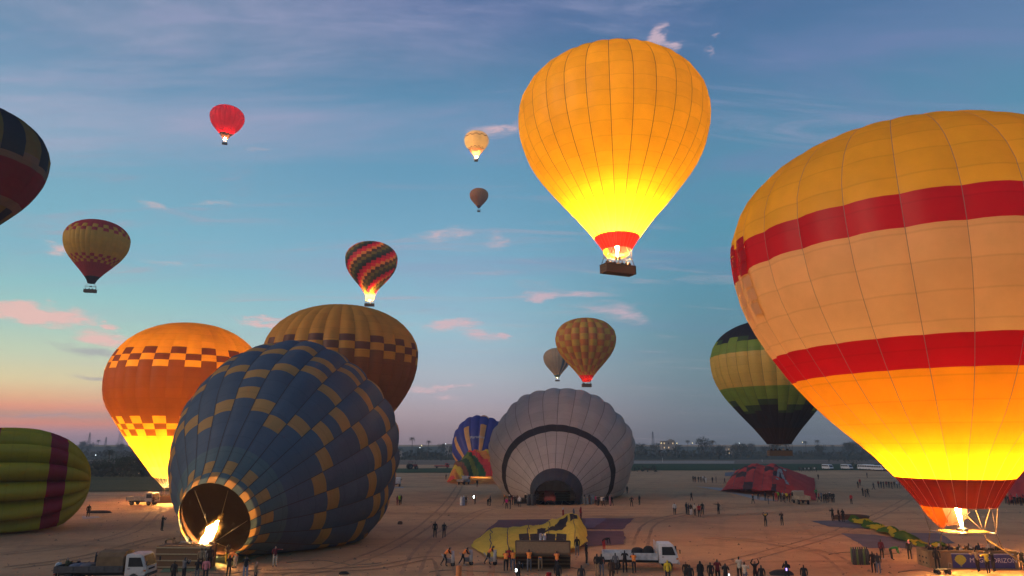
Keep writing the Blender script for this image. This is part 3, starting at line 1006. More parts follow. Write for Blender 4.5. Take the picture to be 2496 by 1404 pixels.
# its basket lies on its side in front of the mouth
mc = gp(438, 1388)
rel = mc - Vector(B3.location)
M3 = Matrix.Translation((rel.x, rel.y + .2, .90)) @ Matrix.Rotation(radians(-2), 4, 'Z') @ Matrix.Rotation(radians(-90), 4, 'X')
gondola(B3, M3, L=4.5, Wd=1.75, Hb=1.2, frame=2.4, fl=(3.6, .42, 300, (-.02, -.62)), wick=WICK, holes=False, runners=True, mouth=lambda t: place3(-1.30, .255, 2 * pi * t), ncab=6, fx=1.5, fy=1.6, plume=False, rope=plain('brown rope', (.22, .14, .07), .8), rr=.018)


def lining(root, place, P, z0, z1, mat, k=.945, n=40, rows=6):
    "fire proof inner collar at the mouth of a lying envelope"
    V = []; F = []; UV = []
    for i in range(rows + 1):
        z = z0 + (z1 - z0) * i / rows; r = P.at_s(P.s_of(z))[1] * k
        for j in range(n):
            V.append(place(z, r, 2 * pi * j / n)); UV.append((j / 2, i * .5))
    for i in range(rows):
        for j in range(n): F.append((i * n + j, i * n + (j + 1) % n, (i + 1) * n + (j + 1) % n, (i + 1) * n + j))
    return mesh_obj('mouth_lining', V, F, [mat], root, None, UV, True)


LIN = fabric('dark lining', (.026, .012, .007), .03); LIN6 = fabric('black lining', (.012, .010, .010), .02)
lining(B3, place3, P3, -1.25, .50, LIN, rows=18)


P6 = Profile(.608, [.96, .817, .586, .332, .2])


def col6(g, s, z):
    if -.81 < z < -.73: return Char
    if z < -1.23: return Collar
    return Grey


B6, place6 = lying('hot_air_balloon', 'big grey envelope with a black ring half inflated on the ground, mouth to the front', 14.53, (10.2, 143.2, 8.74), .127, .31, P6, 1.211, .883, 28, col6, (-.73, -.81, -1.23), -1.40,
                   bulge=lambda z: .024 if z > -.1 else max(.005, .024 + .04 * (z + .1)), n=22, K=5, split=(Char, Collar), tw=.07, wob=.035, seed=9)
mc = gp(1352, 1222); rel = mc - Vector(B6.location)
gondola(B6, Matrix.Translation((rel.x, rel.y, .85)) @ Matrix.Rotation(radians(-90), 4, 'X'), L=5.6, Wd=1.6, Hb=1.2, frame=2.3, fl=(.6, .14, 40, (.2, -.1)), wick=WICKT, holes=False, runners=True, mouth=lambda t: place6(-1.40, .24, 2 * pi * t), ncab=10, fx=1.6, fy=1.4)

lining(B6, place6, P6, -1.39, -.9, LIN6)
# ---- lime and magenta envelope lying across the left edge
P16 = Profile(.75, [.99, .95, .85, .6, .3])
NG = 15
c16 = gp(-20, 1292)
root16 = empty('hot_air_balloon', (-55.3, 89, 0), radians(36), 'lime green envelope with magenta bands lying inflated at the left edge', 'hot air balloon', 'hot air balloons')


def place16(z, r, th):
    "the axis lies level, the crown at +x, origin under the crown end"
    R_ = 5.8
    x = z * (15.0 if z < 0 else 11.0) - 6.2
    p = Vector((x, R_ * 1.2 * r * cos(th), 5.3 + R_ * r * sin(th)))
    if p.z < .6:
        p.z = .04 + .56 * math.exp(min(0, (p.z - .6)) / .6)
    return p


def col16(g, s, z):
    if .30 < z < .47: return Mag
    if -.36 < z < -.12: return Mag
    return Lime


envelope(root16, place16, 7.5, NG, P16, col16, (.47, .30, -.12, -.36), -1.3, n=26, K=8, bulge=.30, bexp=.62, split=(Mag,), tape=None, wob=.02, seed=2, spin=.1)

# ---- blue sunburst envelope half risen behind the rainbow one
P17 = Profile(.7, [.96, .85, .66, .45, .25])


def col17(g, s, z):
    if g % 2 == 0 and -1.13 < z < -.30 and (.2 < s < .8): return Pea
    if g % 4 == 0 and .1 < z < .28: return Pea
    return Roy


c17 = at(1174, 1080, 232)
B17, place17 = lying('hot_air_balloon', 'royal blue envelope with peach sun rays rising behind the rainbow envelope', 9.6, (c17.x, 232, 9.6), .06, .62, P17, 1.0, 1.12, 20, col17, (.28, .1, -.30, -.9, -1.13), -1.3,
                     bulge=.05, n=18, K=6, split=(Pea,), tape=None, wob=.04, seed=5)
vf, ff = flame_mesh(2.2, .40, 3)
mesh_obj('burner_flame', [Vector(v) + Vector((0, -8.0, 2.2)) for v in vf], ff, [flame_mat(260)], B17, None, None, True)
# ---- limp envelopes: cloth heaps with a real height
def limp(name, label, outline, ridge, mats, colf, nx=56, ny=26, seed=0, floor=.05, fold=.35, group='hot air balloons', split=(), parts='cloth', tapes=(), crease=.55):
    """outline: function u in 0..1 -> (near point, far point); ridge: function (u,v) -> height"""
    V = []; UV = []
    for i in range(nx + 1):
        u = i / nx; a, b = outline(u)
        for j in range(ny + 1):
            v = j / ny; p = Vector(a).lerp(Vector(b), v)
            h = ridge(u, v)
            q = Vector((p.x * .45, p.y * .22, seed))
            h += fold * h * noise.noise(q * 1.3) + fold * .5 * min(1, h) * noise.noise(q * 3.7) + crease * min(1, h) * (.5 - abs(noise.noise(Vector((p.x * .55 + .25 * p.y, p.y * .12 - p.x * .08, seed + 7))))) 
            V.append((p.x + .25 * noise.noise(q * 2), p.y + .3 * noise.noise(q * 2 + Vector((5, 0, 0))), max(floor, h))); UV.append((u * 12, v * 10))
    F = []; K = []
    for i in range(nx):
        for j in range(ny):
            a = i * (ny + 1) + j
            F.append((a, a + ny + 1, a + ny + 2, a + 1)); K.append(colf((i + .5) / nx, (j + .5) / ny))
    c = sum((Vector(v) for v in V), Vector()) / len(V); c.z = 0
    root = empty(name, c, 0, label, 'hot air balloon', group)
    V = [Vector(v) - c for v in V]
    mains = [(f, k) for f, k in zip(F, K) if k not in split]
    sub_mesh(parts, V, UV, [f for f, _ in mains], [k for _, k in mains], root)
    for tu in tapes:
        i = int(tu * nx); TV = []; TF = []
        for j in range(ny + 1):
            p = V[i * (ny + 1) + j]; q = V[min(nx, i + 1) * (ny + 1) + j]; d = (q - p).normalized() * .05
            TV += [p - d + Vector((0, -.01, .05)), p + d + Vector((0, -.01, .05))]
        for j in range(ny): TF.append((2 * j, 2 * j + 1, 2 * j + 3, 2 * j + 2))
        mesh_obj('load_tape', TV, TF, [TAPE], root)
    cells = {}
    for n_, (f, k) in enumerate(zip(F, K)):
        if k in split:
            u, v = (n_ // ny + .5) / nx, (n_ % ny + .5) / ny
            cells.setdefault((k.name, split_id(u, v)), []).append((f, k))
    for key, fk in cells.items():
        sub_mesh('panel', V, UV, [f for f, _ in fk], [k for _, k in fk], root)
    return root, V, c


split_id = lambda u, v: (int(u * 7), int(v * 4))
# red heap on the right
RedL = fabric('limp red cloth', (.58, .06, .05), .15); DkL = fabric('limp dark patch', (.09, .04, .04), .15); WhL = fabric('limp white patch', (.55, .50, .46), .3)
n0, n1 = gp(1768, 1200), gp(1990, 1222); f0, f1 = gp(1795, 1158), gp(1985, 1166)


def out18(u):
    a = n0.lerp(n1, u); b = f0.lerp(f1, u)
    a = a.copy(); a.y += 3 * (1 - sin(pi * min(1, u * 1.15)) ** .5) if u < .2 else 0
    return a, b


def rid18(u, v):
    e = min(1, u * 5) ** .5 * min(1, (1 - u) * 2.4) ** .75; w = v ** 1.35; prof = sin(pi * min(1, w * .95 + .03)) ** .7
    top = 4.0 * (1 - .30 * abs(u - .5)) * (1 + .05 * sin(u * 26))
    return top * e * prof + .06


def cc18(u, v):
    a, b = int(u * 9), int(v * 8)
    if u < .66 and 1 < b < 5 and (a + b) % 2 == 1 and a % 4 != 3: return DkL
    if u < .6 and b == 0 and a % 3 == 2: return DkL
    return RedL


split_id = lambda u, v: (int(u * 9), int(v * 8))
HEAP_RED = limp('hot_air_balloon', 'slack red envelope with dark checks heaped behind a pickup and crew', out18, rid18, None, cc18, seed=3, split=(DkL,), nx=108, ny=56, fold=.2, crease=1.0, tapes=(.12, .23, .34, .45, .56, .70))
# white emblem strokes laid on its front

# yellow heap in the foreground
YelL = fabric('limp yellow cloth', (.82, .60, .08), .2); BlkL = fabric('limp black patch', (.04, .03, .035), .3)
keyN = [gp(1150, 1335), gp(1190, 1362), gp(1240, 1366), gp(1300, 1364), gp(1360, 1356), gp(1415, 1345), gp(1432, 1322)]
keyF = [gp(1152, 1322), gp(1195, 1296), gp(1240, 1292), gp(1300, 1290), gp(1355, 1286), gp(1405, 1276), gp(1430, 1292)]
hgt = [.25, .60, .75, .75, 1.35, 1.9, .9]


def lerpk(ks, u):
    x = u * (len(ks) - 1); i = min(int(x), len(ks) - 2)
    k = x - i; k = k * k * (3 - 2 * k)
    return ks[i].lerp(ks[i + 1], x - i) if isinstance(ks[0], Vector) else ks[i] + (ks[i + 1] - ks[i]) * k


def outY(u): return lerpk(keyN, u), lerpk(keyF, u)


def ridY(u, v):
    e = max(0, sin(pi * u)) ** .3
    return lerpk(hgt, u) * e * (sin(pi * min(1, .03 + v ** 1.5 * .95)) ** .6) * (1 + .10 * sin(u * 24 + 3 * v)) + .06


def ccY(u, v):
    if .52 < u < .74 and .38 < v < .62 and not (.59 < u < .66 and v > .50): return BlkL
    if .77 < u < .83 and .50 < v < .64: return BlkL
    return YelL


split_id = lambda u, v: (int(u > .75), 0)
limp('hot_air_balloon', 'slack yellow envelope with black squares spread out behind its tipped basket', outY, ridY, None, ccY, seed=11, split=(BlkL,), nx=90, ny=44, fold=.35, crease=.6, tapes=(.18, .33, .47, .62, .80))
# rainbow envelope still slack in front of the sunburst one
RBB = [fabric('rainbow red', (.80, .06, .05)), fabric('rainbow orange', (.85, .30, .05)), fabric('rainbow yellow', (.85, .60, .05)), fabric('rainbow brown', (.32, .11, .05)), fabric('rainbow dark green', (.04, .10, .035)), fabric('rainbow olive', (.20, .24, .03)), fabric('rainbow green', (.05, .16, .045))]
nR = [gp(1089, 1176), gp(1110, 1181), gp(1150, 1179), gp(1200, 1180), gp(1245, 1182)]; fR = [gp(1093, 1168), gp(1112, 1160), gp(1150, 1160), gp(1200, 1160), gp(1245, 1160)]
hR = [.8, 4.6, 7.6, 8.0, 7.6]
stripe = lambda u, v: int((u * 1.25 + v * .8 - .15 * sin(u * 7)) * 7.0)
split_id = lambda u, v: (stripe(u, v), 0)
limp('hot_air_balloon', 'slack rainbow striped envelope on the ground before the blue one', lambda u: (lerpk(nR, u), lerpk(fR, u)), lambda u, v: lerpk(hR, u) * min(1, u * 9) ** .5 * sin(pi * min(1, .02 + .90 * v)) ** .55 + .06, None,
     lambda u, v: RBB[stripe(u, v) % 7], seed=17, split=tuple(RBB), nx=60, ny=30, fold=.14, tapes=(.16, .36, .55, .74))
# far right heap, half hidden behind the giant
n0, n1 = gp(2455, 1228), gp(2620, 1228); f0, f1 = gp(2462, 1176), gp(2600, 1176)
limp('hot_air_balloon', 'red and white slack envelope beyond the giant balloon at the right edge', lambda u: (n0.lerp(n1, u), f0.lerp(f1, u)), lambda u, v: 4.2 * max(0, sin(pi * u)) ** .5 * sin(pi * min(1, .05 + v * .9)) ** .7 + .06, None,
     lambda u, v: WhL if v > .72 else RedL, seed=21, nx=30, ny=16)
# rolled out lime and green envelope beside the giant
pa, pb = gp(2082, 1272), gp(2300, 1350)
LimeL = fabric('limp lime cloth', (.45, .36, .01), .3); GrnL = fabric('limp green cloth', (.05, .12, .01), .3)
dirr = (pb - pa).normalized(); per = Vector((-dirr.y, dirr.x, 0))
limp('hot_air_balloon', 'lime and green envelope rolled out in a long strip left of the giant', lambda u: (pa.lerp(pb, u) - per * (.8 + .25 * sin(u * 31)), pa.lerp(pb, u) + per * (.8 + .25 * cos(u * 27))),
     lambda u, v: (.55 + .12 * sin(u * 40)) * sin(pi * min(1, .03 + v * .95)) ** .6 + .05, None, lambda u, v: LimeL if int(u * 9.0 + .4 * sin(v * 9)) % 2 else GrnL, seed=31, nx=60, ny=10, fold=.6)


# pale emblem strokes lying on the red heap
def drape(obj_root, V, c, pts, w, name, nx=108, ny=56):
    "a strip of cloth through grid points (u,v) of the heap"
    T = []; F = []
    dense = catmull([(u, v, 0) for u, v in pts], 6)
    P_ = []
    for u, v, _ in dense:
        i = min(nx - 1, int(u * nx)); j = min(ny - 1, int(v * ny)); fu, fv = u * nx - i, v * ny - j
        g_ = lambda a, b: V[a * (ny + 1) + b]
        P_.append(g_(i, j).lerp(g_(i + 1, j), fu).lerp(g_(i, j + 1).lerp(g_(i + 1, j + 1), fu), fv))
    for k_, p in enumerate(P_):
        d = (P_[min(k_ + 1, len(P_) - 1)] - P_[max(k_ - 1, 0)]).normalized(); sd_ = d.cross(Vector((0, -.8, .6))).normalized()
        T += [p - sd_ * w + Vector((0, -.10, .10)), p + sd_ * w + Vector((0, -.10, .10))]
    for k_ in range(len(P_) - 1): F.append((2 * k_, 2 * k_ + 1, 2 * k_ + 3, 2 * k_ + 2))
    mesh_obj(name, T, F, [WhL], obj_root)


HR, VR, CR = HEAP_RED
drape(HR, VR, CR, [(.60, .20), (.62, .46), (.64, .46)], .28, 'emblem_stroke'); drape(HR, VR, CR, [(.62, .48), (.67, .30), (.73, .16)], .34, 'emblem_stroke'); drape(HR, VR, CR, [(.655, .56), (.675, .50), (.69, .58)], .3, 'emblem_stroke')


# ---- ground sheets
def sheet(name, pts, mat, label, cat='ground sheet', group=None, z=.02):
    ps = [gp(*p) for p in pts]; c = sum(ps, Vector()) / len(ps); c.z = z
    # finely divided edge with a little wrinkle
    ring = []
    for a, b in zip(ps, ps[1:] + ps[:1]):
        for k in range(8):
            p = a.lerp(b, k / 8); d = (b - a).normalized(); nrm = Vector((-d.y, d.x, 0))
            ring.append(p + nrm * .22 * noise.noise(p * .8))
    V = [Vector((0, 0, .02))]; F = []
    n = len(ring)
    for t in (.5, 1.0):
        for p in ring:
            q = (Vector((p.x, p.y, 0)) - Vector((c.x, c.y, 0))) * t
            q.z = .05 * abs(noise.noise(p * .9 + Vector((0, 0, t)))) + .01
            V.append(q)
    for i in range(n):
        j = (i + 1) % n
        F.append((0, 1 + i, 1 + j)); F.append((1 + i, 1 + n + i, 1 + n + j, 1 + j))
    o = mesh_obj(name, V, F, [mat], None, None, None, True); o.location = c
    return tag(o, label, cat, group)


Plum = plain('plum tarpaulin', (.10, .035, .045), .8, var=.25, scale=.5); Slate = plain('slate tarpaulin', (.10, .085, .10), .8, var=.25, scale=.5); PlumB = plain('violet tarpaulin', (.13, .08, .12), .8, var=.2, scale=.5)
SandT = plain('pale sheet', (.30, .27, .24), .8)
sheet('ground_sheet', [(1150, 1325), (1215, 1268), (1345, 1266), (1380, 1300), (1340, 1330)], Plum, 'plum ground sheet under the back of the slack yellow envelope')
sheet('ground_sheet', [(1385, 1290), (1400, 1264), (1545, 1264), (1518, 1291)], Plum, 'plum ground sheet reaching right behind the slack yellow envelope')
sheet('ground_sheet', [(1380, 1334), (1415, 1295), (1520, 1296), (1524, 1312), (1520, 1328), (1420, 1334)], Plum, 'plum ground sheet in front of the other one, right of the yellow envelope', z=.03)
sheet('ground_sheet', [(1425, 1289), (1428, 1265), (1480, 1265), (1448, 1289)], PlumB, 'violet cloth strip on the plum ground sheet behind the yellow envelope', z=.09)
sheet('ground_sheet', [(2050, 1301), (2130, 1304), (2240, 1318), (2270, 1330), (2210, 1337), (2115, 1337)], Slate, 'slate ground sheet left of the lime and green strip')
sheet('ground_sheet', [(1975, 1270), (2085, 1268), (2150, 1282), (2120, 1290), (2020, 1284)], Slate, 'grey ground sheet under three people left of the lime strip')
sheet('ground_sheet', [(2165, 1300), (2290, 1300), (2330, 1325), (2260, 1330)], Slate, 'slate ground sheet right of the lime and green strip')
sheet('ground_sheet', [(560, 1352), (640, 1332), (780, 1322), (650, 1352), (590, 1372), (520, 1392), (390, 1396), (400, 1380)], plain('green tarpaulin', (.16, .22, .11), .7, var=.2, scale=.4), 'green ground sheet under the mouth of the blue envelope')
sheet('ground_sheet', [(1695, 1186), (1770, 1190), (1810, 1202), (1900, 1222), (1850, 1220), (1775, 1200)], SandT, 'pale ground sheet showing under the slack red envelope')
sheet('ground_sheet', [(200, 1258), (240, 1259), (248, 1263), (200, 1266)], SandT, 'pale sheet on the sand beside the lime envelope')
sheet('ground_sheet', [(955, 1187), (984, 1187), (984, 1190), (953, 1190)], SandT, 'pale sheet on the sand right of the blue envelope')
sheet('ground_sheet', [(1768, 1152), (1800, 1150), (1800, 1160), (1766, 1161)], Slate, 'blue grey sheet at the back left of the red envelope')

# white emblem strokes painted on the slack red envelope are built as thin cloth strips lying on it
WHITE = plain('white cloth', (.6, .56, .52), .8)


# ------------------------------------------------------------------ trees
BARK = plain('palm bark', (.10, .075, .05), .9); FROND = plain('palm frond', (.028, .042, .018), .7, var=.4, scale=1.5); LEAF = plain('tree leaf', (.028, .044, .018), .8, var=.4, scale=.8); LEAFD = plain('scrub leaf', (.035, .042, .02), .8, var=.4, scale=.6)


def palm_meshes(h, seed):
    rnd = random.Random(seed); t = MB(); lean = Vector((rnd.uniform(-.08, .08), rnd.uniform(-.08, .08), 1))
    pts = [lean * (h * k / 6) + Vector((.12 * sin(k + seed), 0, 0)) for k in range(7)]
    t.tube(pts, [.30, .22, .2, .19, .18, .19, .24], BARK, 7)
    c = MB(); top = pts[-1]
    for k in range(26):
        az = k * 2.39996 + rnd.uniform(-.2, .2); up = 1.25 - 1.75 * (k / 26) + rnd.uniform(-.12, .12); L = rnd.uniform(2.3, 3.2)
        prev = None
        for i in range(7):
            u = i / 6; e = up - 1.35 * u * u
            rr = L * (u - .12 * u * u) * cos(max(-1.2, e) * .55); z = L * .62 * sin(e) * u * (1.0) - .35 * u * u * L * .3
            p = top + Vector((cos(az) * rr, sin(az) * rr, z + .15))
            if prev is not None:
                side = Vector((-sin(az), cos(az), 0)); w = .42 * sin(pi * min(1, .15 + u * .8)) * (L / 2.8)
                for sg in (-1, 1):
                    for q in (0.25, .75):
                        m0 = prev.lerp(p, q - .16); m1 = prev.lerp(p, q + .16)
                        tip = prev.lerp(p, q) + side * sg * w + (p - prev) * .5 + Vector((0, 0, -.30 * w - rnd.uniform(0, .12)))
                        c.quad([m0, m1, tip], FROND)
            prev = p
    return t, c


def bushy_meshes(h, w, seed):
    rnd = random.Random(seed); t = MB(); th = h * .32
    t.tube([(0, 0, 0), (.1, .05, th * .6), (.05, .1, th * 1.3)], [.28, .22, .15], BARK, 7)
    lobes = [(Vector((rnd.uniform(-.6, .6) * w, rnd.uniform(-.6, .6) * w, h * rnd.uniform(.38, .80))), rnd.uniform(.30, .52) * w) for _ in range(9)]
    lobes.append((Vector((0, 0, h * .72)), w * .5))
    for lp, lr in lobes[:5]: t.tube([(.05, .1, th), lp * .6 + Vector((0, 0, th * .4)), lp], [.12, .08, .04], BARK, 5)
    c = MB()
    for lp, lr in lobes:
        for k in range(85):
            d = Vector((rnd.gauss(0, 1), rnd.gauss(0, 1), rnd.gauss(0, .85))).normalized(); p = lp + d * lr * rnd.uniform(.55, 1.08)
            if p.z < h * .16: continue
            a = Vector((rnd.gauss(0, 1), rnd.gauss(0, 1), rnd.gauss(0, 1))).normalized(); b = a.orthogonal().normalized(); q = rnd.uniform(.16, .36) * (h / 8) ** .5
            c.quad([p - a * q, p + b * q * .7, p + a * q, p - b * q * .7], LEAF)
    return t, c


def tree_proto(name, tc_):
    root = empty(name); tc_[0].build('trunk', root); tc_[1].build('crown', root)
    return root


PALMS = [tree_proto('palm_tree', palm_meshes(h, i)) for i, h in enumerate((8.5, 11, 6.5, 9.5))]
BUSH = [tree_proto('broadleaf_tree', bushy_meshes(h, w, i + 20)) for i, (h, w) in enumerate(((8, 4.6), (10, 5.2), (6.5, 4.4), (7, 5.8)))]
USED = set()


def plant(src, p, sc, rz, label, cat, group):
    o = src if src.name not in USED else copy_tree(src)
    USED.add(src.name)
    o.location = p; o.rotation_euler = (0, 0, rz); o.scale = (sc, sc, sc * random.uniform(.9, 1.1))
    tag(o, label, cat, group)
    return o


# near grove on the left, by the crop field
for i, (px, py, k, sc) in enumerate([(186, 1150, 'p1', .75), (262, 1156, 'p3', .82), (330, 1158, 'p1', .80), (300, 1158, 'p2', .85), (238, 1155, 'b2', .8), (285, 1158, 'b3', .85), (215, 1152, 'b3', .62), (312, 1160, 'b2', .95), (345, 1160, 'b0', .8), (256, 1160, 'b2', .6), (372, 1158, 'b3', .85), (196, 1154, 'b2', .5)]):
    lab = {'p1': 'tall palm in the dusky grove behind the lime envelope', 'p3': 'palm with spreading fronds at the middle of the left grove', 'p2': 'shorter palm inside the left grove beside the lit orange balloon'}.get(k, 'dark leafy tree in the grove between the lime envelope and the orange balloon')
    lab = {4: 'dark leafy tree at the middle of the left grove under the spreading palm', 5: 'rounded dark tree right of the middle of the left grove', 6: 'low dark tree nearest the white lamp at the left of the grove', 7: 'tall dark tree beside the lit orange balloon', 8: 'dark tree partly behind the edge of the lit orange balloon', 9: 'lowest dark tree in front of the left grove', 10: 'rightmost dark tree of the left grove, behind the orange balloon', 11: 'small dark tree at the left end of the grove by the lime envelope'}.get(i, lab)
    if i == 2: lab = 'palm whose crown shows against the edge of the lit orange balloon'
    src = PALMS[int(k[1])] if k[0] == 'p' else BUSH[int(k[1])]
    plant(src, gp(px, py), sc, i * 1.7, lab, 'palm tree' if k[0] == 'p' else 'tree', 'trees in the left grove')
# the far tree line
rt = random.Random(12)
for i in range(120):
    px = -260 + i * 25.2 + rt.uniform(-10, 10); Y = rt.uniform(560, 760)
    if 60 < px < 420: Y += 250
    d = ray(px, 1083); X = d.x / d.y * Y
    isp = rt.random() < .34
    src = rt.choice(PALMS if isp else BUSH)
    sc = rt.uniform(1.15, 1.7) if isp else rt.uniform(1.0, 1.75)
    plant(src, (X, Y, 0), sc, rt.uniform(0, 6), 'hazy palm standing in the far tree line' if isp else 'hazy round leafy tree in the far tree line', 'palm tree' if isp else 'tree', 'far palms' if isp else 'far leafy trees')
# low scrub under the tree line reads as one mass
sc_ = MB(); rs = random.Random(5)
for i in range(7500):
    X = rs.uniform(-760, 820); Y = 610 + rs.gauss(0, 50) + 40 * noise.noise((X * .01, 0, 0))
    hh = 3.5 + 5.5 * max(0, noise.noise((X * .02, Y * .01, 4))); z = rs.uniform(0, hh)
    a = Vector((rs.gauss(0, 1), rs.gauss(0, .6), rs.gauss(0, 1))).normalized(); b = a.orthogonal().normalized(); q = rs.uniform(.8, 1.9)
    p = Vector((X, Y, z)); sc_.quad([p - a * q, p + b * q * .7, p + a * q, p - b * q * .7], LEAFD)
o = sc_.build('scrub'); o['kind'] = 'stuff'
sc_ = MB()
for (x0, x1, y0, y1, n, hh) in ((960, 1130, 1122, 1112, 700, 1.3), (1540, 2350, 1118, 1106, 1500, 1.5), (2020, 2130, 1128, 1116, 250, 2.2), (1540, 1600, 1150, 1138, 90, .6), (2060, 2120, 1144, 1136, 110, 2.4), (150, 420, 1164, 1148, 2200, 3.4)):
    for i in range(n):
        p = gp(rs.uniform(x0, x1), rs.uniform(y0, y1)); p.z = rs.uniform(0, hh) * (.4 + abs(noise.noise(p * .05)) * 1.6)
        a = Vector((rs.gauss(0, 1), rs.gauss(0, .6), rs.gauss(0, .8))).normalized(); b = a.orthogonal().normalized(); q = rs.uniform(.3, .8)
        sc_.quad([p - a * q, p + b * q * .7, p + a * q, p - b * q * .7], LEAFD)
o = sc_.build('field_growth'); o['kind'] = 'stuff'

# buildings, lamps, poles and pylons in the distance
PLASTER = plain('pale plaster', (.38, .32, .27), .9); ROOFM = plain('flat roof', (.30, .26, .22), .9); GLASSD = plain('dark pane', (.03, .03, .035), .3)
LAMPG = glow('yellow lamp', (1, .80, .35), 6); LAMPW = glow('white lamp', (.85, .95, 1.0), 7); WINL = glow('lit window', (1, .70, .38), .7)


def house(px, Y, w, h, label, lit=2, storeys=2):
    d = ray(px, 1083); o = empty('village_house', (d.x / d.y * Y, Y, 0), 0, label, 'house', 'village houses')
    MB().box((0, 0, h / 2), (w, 8, h), PLASTER).build('wall', o)
    r = MB().box((0, 0, h + .15), (w + .5, 8.5, .3), ROOFM).build('roof', o)
    MB().box((w * .25, 0, h + .9), (w * .25, 3, 1.2), PLASTER).build('stair_hut', r)
    nw = max(2, int(w / 3))
    k = 0
    for s_ in range(storeys):
        for i in range(nw):
            x = -w / 2 + (i + .5) * w / nw; z = (s_ + .5) * h / storeys + .1
            f = MB().box((x, -4.03, z), (1.2, .1, 1.5), ROOFM).build('window', o)
            MB().box((x, -4.09, z), (.95, .06, 1.25), WINL if (k * 7 + s_) % 3 < lit else GLASSD).build('pane', f); k += 1
    return o


house(1627, 600, 11, 7, 'pale flat roofed house with lit windows above the far trees', 2, 2).location.z = 5.5
house(1776, 690, 5, 7, 'narrow pale house among palms left of the green balloon', 1, 2)
house(975, 560, 5, 3.5, 'low pale hut at the field edge right of the blue envelope', 0, 1)
house(1100, 700, 11, 10, 'pale house among trees left of the blue sunburst envelope', 0, 2)


def lamp(px, py, Y, mat, label):
    p = at(px, py, Y); o = empty('lamp_post', (p.x, Y, 0), 0, label, 'lamp post', 'lamp posts along the far trees')
    MB().tube([(0, 0, 0), (0, 0, p.z), (.5, -.3, p.z + .2)], .09, STEEL, 5).build('post', o)
    MB().lathe([(.08, -.12), (.22, 0), (.2, .12), (.05, .2)], (.5, -.3, p.z - .1), mat, 8).build('lamp_head', o)


for px, py, Y, mat, label in ((1610, 1080, 560, LAMPG, 'yellow lit lamp left of the far house'), (1648, 1080, 560, LAMPG, 'yellow lit lamp right of the far house'), (1686, 1080, 560, LAMPG, 'small lit lamp further right of the far house'), (1912, 1079, 560, LAMPW, 'white lit lamp right of the green balloon basket'),
                              (1954, 1078, 540, LAMPG, 'bright lit lamp in the trees right of the green balloon'), (1026, 1086, 540, LAMPG, 'bright lamp in the trees right of the blue envelope'), (1022, 1091, 540, LAMPW, 'paler lamp just below the bright lamp right of the blue envelope'), (1085, 1082, 560, LAMPW, 'faint lamp in the trees left of the sunburst envelope'),
                              (232, 1109, 420, LAMPW, 'white lit lamp above the grove on the left'), (1800, 1080, 560, LAMPW, 'faint lamp left of the green balloon skirt')):
    lamp(px, py, Y, mat, label)


def pole(px, y0, y1, label, r=.16):
    b = gp(px, y0); t_ = at(px, y1, b.y); o = MB().tube([(0, 0, 0), (0, 0, t_.z)], [r, r * .6], plain('white pole', (.55, .5, .45), .7), 6).build('marker_pole')
    o.location = b; tag(o, label, 'pole', 'poles in the field')


pole(1615, 1128, 1116, 'pale pole by the sandy track behind the grey envelope'); pole(1858, 1126, 1118, 'short pale pole behind the slack red envelope'); pole(1090, 1117, 1103, 'pale pole left of the sunburst envelope', .12)


def pylon(px, Y, h, label):
    d = ray(px, 1083); o = empty('pylon', (d.x / d.y * Y, Y, 0), .3, label, 'pylon', 'power pylons'); m = plain('pylon steel', (.10, .10, .11), .6)
    b = MB(); w = h * .09
    for sx in (-1, 1):
        for sy in (-1, 1): b.tube([(sx * w, sy * w, 0), (sx * .25, sy * .25, h)], .16, m, 4)
    n = 7
    for i in range(n):
        z0, z1 = h * i / n, h * (i + 1) / n; w0, w1 = w * (1 - i / n) + .25, w * (1 - (i + 1) / n) + .25
        for sy in (-1, 1):
            b.tube([(-w0, sy * w0, z0), (w1, sy * w1, z1)], .09, m, 4); b.tube([(w0, sy * w0, z0), (-w1, sy * w1, z1)], .09, m, 4)
    b.build('mast', o)
    for z in (.72, .86):
        MB().tube([(-h * .13, 0, h * z), (0, 0, h * z + .7), (h * .13, 0, h * z)], .14, m, 4).build('cross_arm', o)


pylon(216, 900, 25, 'thin pylon left of the orange balloon, nearest the lime envelope'); pylon(257, 980, 20, 'small pylon between two taller ones'); pylon(292, 900, 36, 'tallest pylon next to the lit orange balloon'); pylon(1592, 900, 26, 'thin mast above the trees right of the grey envelope')

# stones and clods on the sand: nobody could count them
st = MB(); STONE = plain('clod', (.20, .14, .09), .95, var=.4, scale=2)
for i in range(2600):
    Y = 46 + 120 * rs.random() ** 1.6; X = rs.uniform(-.85, .85) * Y; q = rs.uniform(.03, .11) * (1.8 if rs.random() < .06 else 1)
    c = Vector((X, Y, 0)); a = rs.uniform(0, 6)
    tip = c + Vector((rs.uniform(-.3, .3) * q, rs.uniform(-.3, .3) * q, q * rs.uniform(.6, 1.1)))
    ring = [c + Vector((cos(a + k_ * 1.57) * q * rs.uniform(.8, 1.4), sin(a + k_ * 1.57) * q * rs.uniform(.8, 1.4), -.01)) for k_ in range(4)]
    for k_ in range(4): st.quad([ring[k_], ring[(k_ + 1) % 4], tip], STONE)
o = st.build('stones'); o['kind'] = 'stuff'
TRK = [turf('worn track', (.33, .20, .11), (.38, .235, .13), .5, .5), turf('dusty track', (.42, .26, .15), (.36, .215, .12), .5, .5)]
